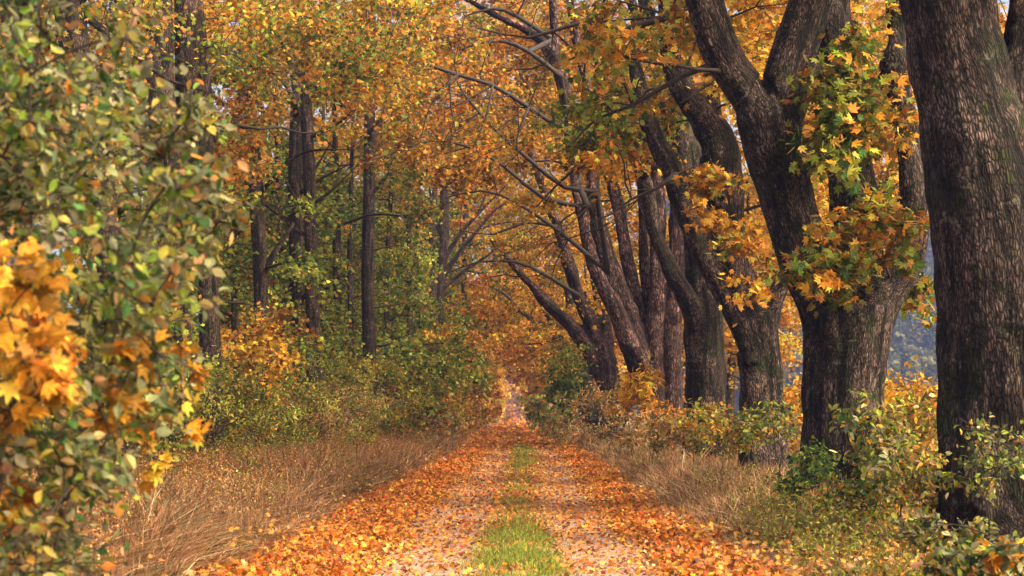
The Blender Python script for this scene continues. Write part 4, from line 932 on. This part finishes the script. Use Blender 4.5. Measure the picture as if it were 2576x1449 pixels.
pt_ = vnoise(x, Y, 1.3, 61); cols = cols * np.where(pt_[:, None] > .62, np.array([[.62, .66, .6]]), np.where(pt_[:, None] < .3, np.array([[1.15, 1.0, .85]]), 1.0))
o = blades('dry_grass', x, Y, hg, wd, cols, lean=1.15); tag(o, 'tall dry pinkish-brown grass covering the bank left of the track', 'grass', kind='stuff')
n = 90000
x, Y, dd = scatter(n, 7.5, 90, -7.2, -2.45, 1.7); bp = vnoise(x, Y, 1.6, 51); keep = bp > .3; x, Y, dd, bp = x[keep], Y[keep], dd[keep], bp[keep]
o = blades('flattened_grass', x, Y, .12 + .30 * bp * rng.uniform(.4, 1, len(x)) * np.clip((np.abs(dd) - 2.3) / .8, .3, 1), np.clip(.0055 + Y * .00034, .008, .04), pick(['brown', 'pinkstraw', 'straw', 'olive', 'dgreen'], [4, 3, 2, 2, 1], len(x), .4), lean=3.0); tag(o, 'flattened brown and reddish grass tangled between the taller tufts on the left bank', 'grass', kind='stuff')
x, Y, dd = scatter(9000, 8, 60, -6.6, -2.7, 1.7); keep = vnoise(x, Y, 1.1, 52) > .45; x, Y = x[keep], Y[keep]; hw = rng.uniform(.3, .8, len(x))
q = np.repeat(np.stack([x, Y, ground_z(x, Y) + hw], -1), 7, 0) + rng.normal(size=(len(x) * 7, 3)) * np.array([.03, .03, .07])
o = leaf_mesh('dry_weeds', q, .022, 'weed', T_STAR0, M_GRASS, None, up=.1, spread=1.2); tag(o, 'brown seed heads standing above the dry grass of the left bank', 'weeds', kind='stuff')
o = blades('weed_stalks', x, Y, hw, np.full(len(x), .007), pick(['brown', 'straw', 'olive'], [3, 2, 1], len(x)), lean=.25); tag(o, 'thin stalks of dry weeds on the left bank', 'weeds', kind='stuff')
# right bank
n = 150000
x, Y, dd = scatter(n, 8, 120, 1.85, 7.5)
tuft = vnoise(x, Y, .45, 13); big_ = vnoise(x, Y, 2.5, 14); near = np.clip((Y - 15.5) / 3, 0.0, 1)
keep = (dd > 2.05 + .3 * (vnoise(x * 0, Y, 1.1, 33) - .5) * 2) & (tuft > .25 * rng.uniform(0, 1.6, n)); x, Y, dd, tuft, big_, near = [q[keep] for q in (x, Y, dd, tuft, big_, near)]
edge = np.clip((dd - 1.95) / .9, .15, 1)
hg = (.22 + .34 * tuft + .18 * big_) * edge * rng.uniform(.55, 1.15, len(x)) * (.22 + .78 * near)
wd = np.clip(.0055 + Y * .00034, .008, .04) * rng.uniform(.7, 1.4, len(x))
cols = pick(['straw', 'pinkstraw', 'brown', 'olive', 'pale', 'dgreen'], [4, 3.2, 3, 2, 1.8, .8], len(x), .35)
gm = (near < .4); cols[gm] = pick(['straw', 'olive', 'yellowgreen', 'green', 'pale'], [3, 3, 1.6, 1.5, 1.2], gm.sum())
o = blades('dry_grass', x, Y, hg, wd, cols, lean=1.15); tag(o, 'dry straw-coloured grass on the verge under the right row, short and greener in front', 'grass', kind='stuff')
# green middle strip
n = 140000
x, Y, dd = scatter(n, 8, 110, -.75, .75, 1.5)
pc = np.interp(Y, [8, 15, 17, 19, 30, 36, 42, 95, 105, 110], [1, 1, .6, .2, .18, .3, 1, .9, .4, .3])
ms = np.exp(-(dd / np.interp(Y, [8, 15, 25, 40, 60, 110], [.56, .44, .3, .42, .55, .6])) ** 4); keep = rng.uniform(0, 1, n) < ms * pc * np.clip(2.6 * vnoise(x, Y, .6, 17) - np.where(Y < 17.5, .15, .7), 0, 1)
x, Y, dd = x[keep], Y[keep], dd[keep]
hg = rng.uniform(.04, .14, len(x)) * np.where(Y > 30, 1.1, 1) * (1.1 - np.clip(np.abs(dd), 0, .8)); wd = np.clip(.004 + Y * .0003, .006, .03) * rng.uniform(.7, 1.3, len(x))
cols = pick(['green', 'yellowgreen', 'olive', 'straw'], [4.5, 3.5, 1.2, .8], len(x))
o = blades('grass', x, Y, hg, wd, cols, lean=.8, z=track_z(x, Y)); tag(o, 'short bright green grass growing along the middle of the track', 'grass', kind='stuff')
for sd_, x0_, x1_, lab_ in ((71, -7, -3.0, 'low green and olive weeds growing in patches through the dry grass of the left bank'), (72, 2.6, 7, 'low green and yellow weeds growing in patches under the right row')):
    x, Y, dd = scatter(46000, 8, 70, x0_, x1_, 1.7); vn = vnoise(x, Y, .8, sd_) * .6 + vnoise(x, Y, 3.1, sd_ + 5) * .4; k_ = vn > .60; x, Y, vn = x[k_], Y[k_], vn[k_]
    z = ground_z(x, Y) + rng.uniform(.02, 1, len(x)) ** .8 * np.clip((vn - .56) * 3.2, .05, .62)
    o = leaf_mesh('weeds', np.stack([x, Y, z], -1), .055 * np.clip(Y / 25, 1, 2.5), 'hedge', T_NARROW, M_LEAF, None, up=.4, spread=1.1); tag(o, lab_, 'weeds', kind='stuff')
# fallen leaves
def litter(name, n, y0, y1, d0, d1, dens, palname, size, tpl, label, tilt=.75, power=1.5, lift=.02):
    x, Y, dd = scatter(n, y0, y1, d0, d1, power); keep = rng.uniform(0, 1, n) < dens(dd, Y, x); x, Y, dd = x[keep], Y[keep], dd[keep]
    z = np.where(np.abs(dd) < 2.7, track_z(x, Y), ground_z(x, Y)) + rng.uniform(.005, lift, len(x))
    sz = size * np.clip(1 + (Y - 20) / 90, 1, 2.6)
    o = leaf_mesh(name, np.stack([x, Y, z], -1), sz, palname, tpl, M_LITTER, None, up=1.0, spread=tilt, tipdown=0); tag(o, label, 'leaves', kind='stuff'); return o
def d_track(dd, Y, x):
    ed = .20 + .80 * np.clip((np.abs(dd) - 1.1) / .45, 0, 1) + .08 + .12 * np.exp(-(dd / .4) ** 4) * (1 - .45 * np.exp(-(dd / .5) ** 4) * (np.abs(Y - 12) < 4.2))
    far = np.interp(Y, [8, 14, 18, 24, 60], [.34, .42, .8, 1, 1])
    ed = np.where(np.abs(dd) < 1.3, ed * far, ed)
    return ed * (.40 + .85 * vnoise(x, Y, .7, 19)) * np.clip((2.95 - np.where(dd > 0, dd + .5, -dd)) / .5, 0, 1)
litter('fallen_leaves', 250000, 8, 60, -2.9, 2.7, d_track, 'litter', .050, T_MAPLE1, 'orange, red and yellow fallen maple leaves carpeting the track', .85)
litter('fallen_leaves', 150000, 8, 60, -2.9, 2.8, lambda dd, Y, x: np.clip((np.abs(dd) - 1.35) / .5, 0, 1) * np.clip((2.9 - np.where(dd > 0, dd + .5, -dd)) / .4, 0, 1), 'litteredge', .056, T_MAPLE1, 'deep orange and red fallen leaves heaped along both edges of the track', 1.1, 1.5, .06)
litter('fallen_leaves', 60000, 60, 400, -2.8, 2.8, lambda dd, Y, x: .35 + .6 * np.clip((np.abs(dd) - .8) / .6, 0, 1), 'litter', .12, T_STAR0, 'fallen leaves on the far stretch of the track', .9, 1.3)
litter('fallen_leaves', 30000, 8, 50, 1.9, 6.5, lambda dd, Y, x: .3 + .7 * vnoise(x, Y, 1.2, 23), 'litterdull', .066, T_MAPLE1, 'scattered dull fallen leaves on the grass below the right row', 1.0, 1.8, .09)
litter('fallen_leaves', 16000, 8, 50, -6.5, -2.4, lambda dd, Y, x: .1 + .9 * np.clip(vnoise(x, Y, 1.0, 24) * 1.6 - .6, 0, 1), 'litterdull', .06, T_MAPLE1, 'few yellow and orange leaves caught in the dry grass of the left bank', 1.0, 1.7, .3)

# ------------------------------------------------------------------ distant hillside and its forest
def hill_z(x, Y): 
    t = np.clip((Y - 300) / 260, 0, 1) * np.clip((x - 12) / 50, 0, 1); return -1 + 78 * t * t * (3 - 2 * t) * (.75 + .35 * vnoise(x, Y, 120, 41)) + 4 * vnoise(x, Y, 30, 42) * t
def hill_mat():
    m, nt, N, L, out = newmat('hill_soil'); geo = N.new('ShaderNodeNewGeometry'); n = noise_n(nt, geo.outputs['Position'], .08, 5)
    r = ramp(nt, [(.3, (.03, .045, .02)), (.7, (.08, .08, .035))]); L.new(n.outputs[0], r.inputs[0])
    b = N.new('ShaderNodeBsdfPrincipled'); L.new(r.outputs[0], b.inputs['Base Color']); b.inputs['Roughness'].default_value = .95; L.new(b.outputs[0], out.inputs[0]); return m
tag(link('hills', grid_mesh('hills', np.linspace(12, 420, 60), np.linspace(290, 640, 50), hill_z, hill_mat())), kind='structure')
nf = 3600
fx = rng.uniform(-10, 260, nf * 2); fy = rng.uniform(305, 560, nf * 2); keep = (fx / fy > .08) & (fx / fy < .42); fx, fy = fx[keep][:nf], fy[keep][:nf]
fz = hill_z(fx, fy); nf = len(fx); con = rng.uniform(0, 1, nf) < .45
th_ = rng.uniform(9, 15, nf); kk = 84
tcol = np.where(con[:, None], np.array([[.03, .055, .03]]), np.array([[.11, .11, .035]])) * rng.uniform(.6, 1.6, (nf, 1)) * np.array([[1, 1, 1]])
u_ = rng.uniform(0, 1, (nf, kk)); an = rng.uniform(0, 6.283, (nf, kk))
rad_ = np.where(con[:, None], (1 - u_) * .2, .34 * np.sqrt(np.clip(1 - ((u_ - .5) / .5) ** 2, 0, 1))) * th_[:, None] * rng.uniform(.7, 1.1, (nf, kk))
pp = np.stack([fx[:, None] + rad_ * np.cos(an), fy[:, None] + rad_ * np.sin(an), fz[:, None] + th_[:, None] * (.08 + .92 * u_)], -1).reshape(-1, 3)
TV, TF = T_STAR0; n_ = len(pp)
nr_ = unit(rng.normal(size=(n_, 3)) * .6 + np.array([0, 0, .9])); tp_ = rng.normal(size=(n_, 3)); tp_ = unit(tp_ - nr_ * np.sum(tp_ * nr_, 1, keepdims=True)); sd_ = np.cross(tp_, nr_)
sc_ = (np.repeat(th_, kk) * .105 * rng.uniform(.7, 1.3, n_))[:, None, None]
Vf = (TV[None, :, 0:1] * sd_[:, None] + TV[None, :, 1:2] * tp_[:, None] + TV[None, :, 2:3] * nr_[:, None]) * sc_ + pp[:, None]
Ff = (TF[None] + (np.arange(n_) * 4)[:, None, None]).reshape(-1, 3)
tag(link('forest', mesh_np('forest', Vf.reshape(-1, 3), Ff, M_LEAF, col=np.repeat(np.repeat(tcol, kk, 0) * rng.uniform(.7, 1.4, (n_, 1)), 4, 0))), 'far-off blue-hazed forest covering the hillside beyond the meadow', 'forest', kind='stuff')

# ------------------------------------------------------------------ haze
def haze():
    x0, x1, y0, y1, z0, z1 = -950, 950, -420, 1550, -4, 130
    V = np.array([(x, y, z) for z in (z0, z1) for y in (y0, y1) for x in (x0, x1)], float)
    F = np.array([[0, 2, 3, 1], [4, 5, 7, 6], [0, 1, 5, 4], [2, 6, 7, 3], [0, 4, 6, 2], [1, 3, 7, 5]])
    m, nt, N, L, out = newmat('haze_air'); v = N.new('ShaderNodeVolumePrincipled')
    v.inputs['Color'].default_value = (.36, .47, 1.0, 1); v.inputs['Density'].default_value = .00048; v.inputs['Anisotropy'].default_value = .2
    L.new(v.outputs[0], out.inputs['Volume'])
    o = link('haze', mesh_np('haze', V, F, m, k=4)); tag(o, 'thin bluish autumn haze filling the distance', 'haze', kind='stuff')
HAZE = True
if HAZE: haze()
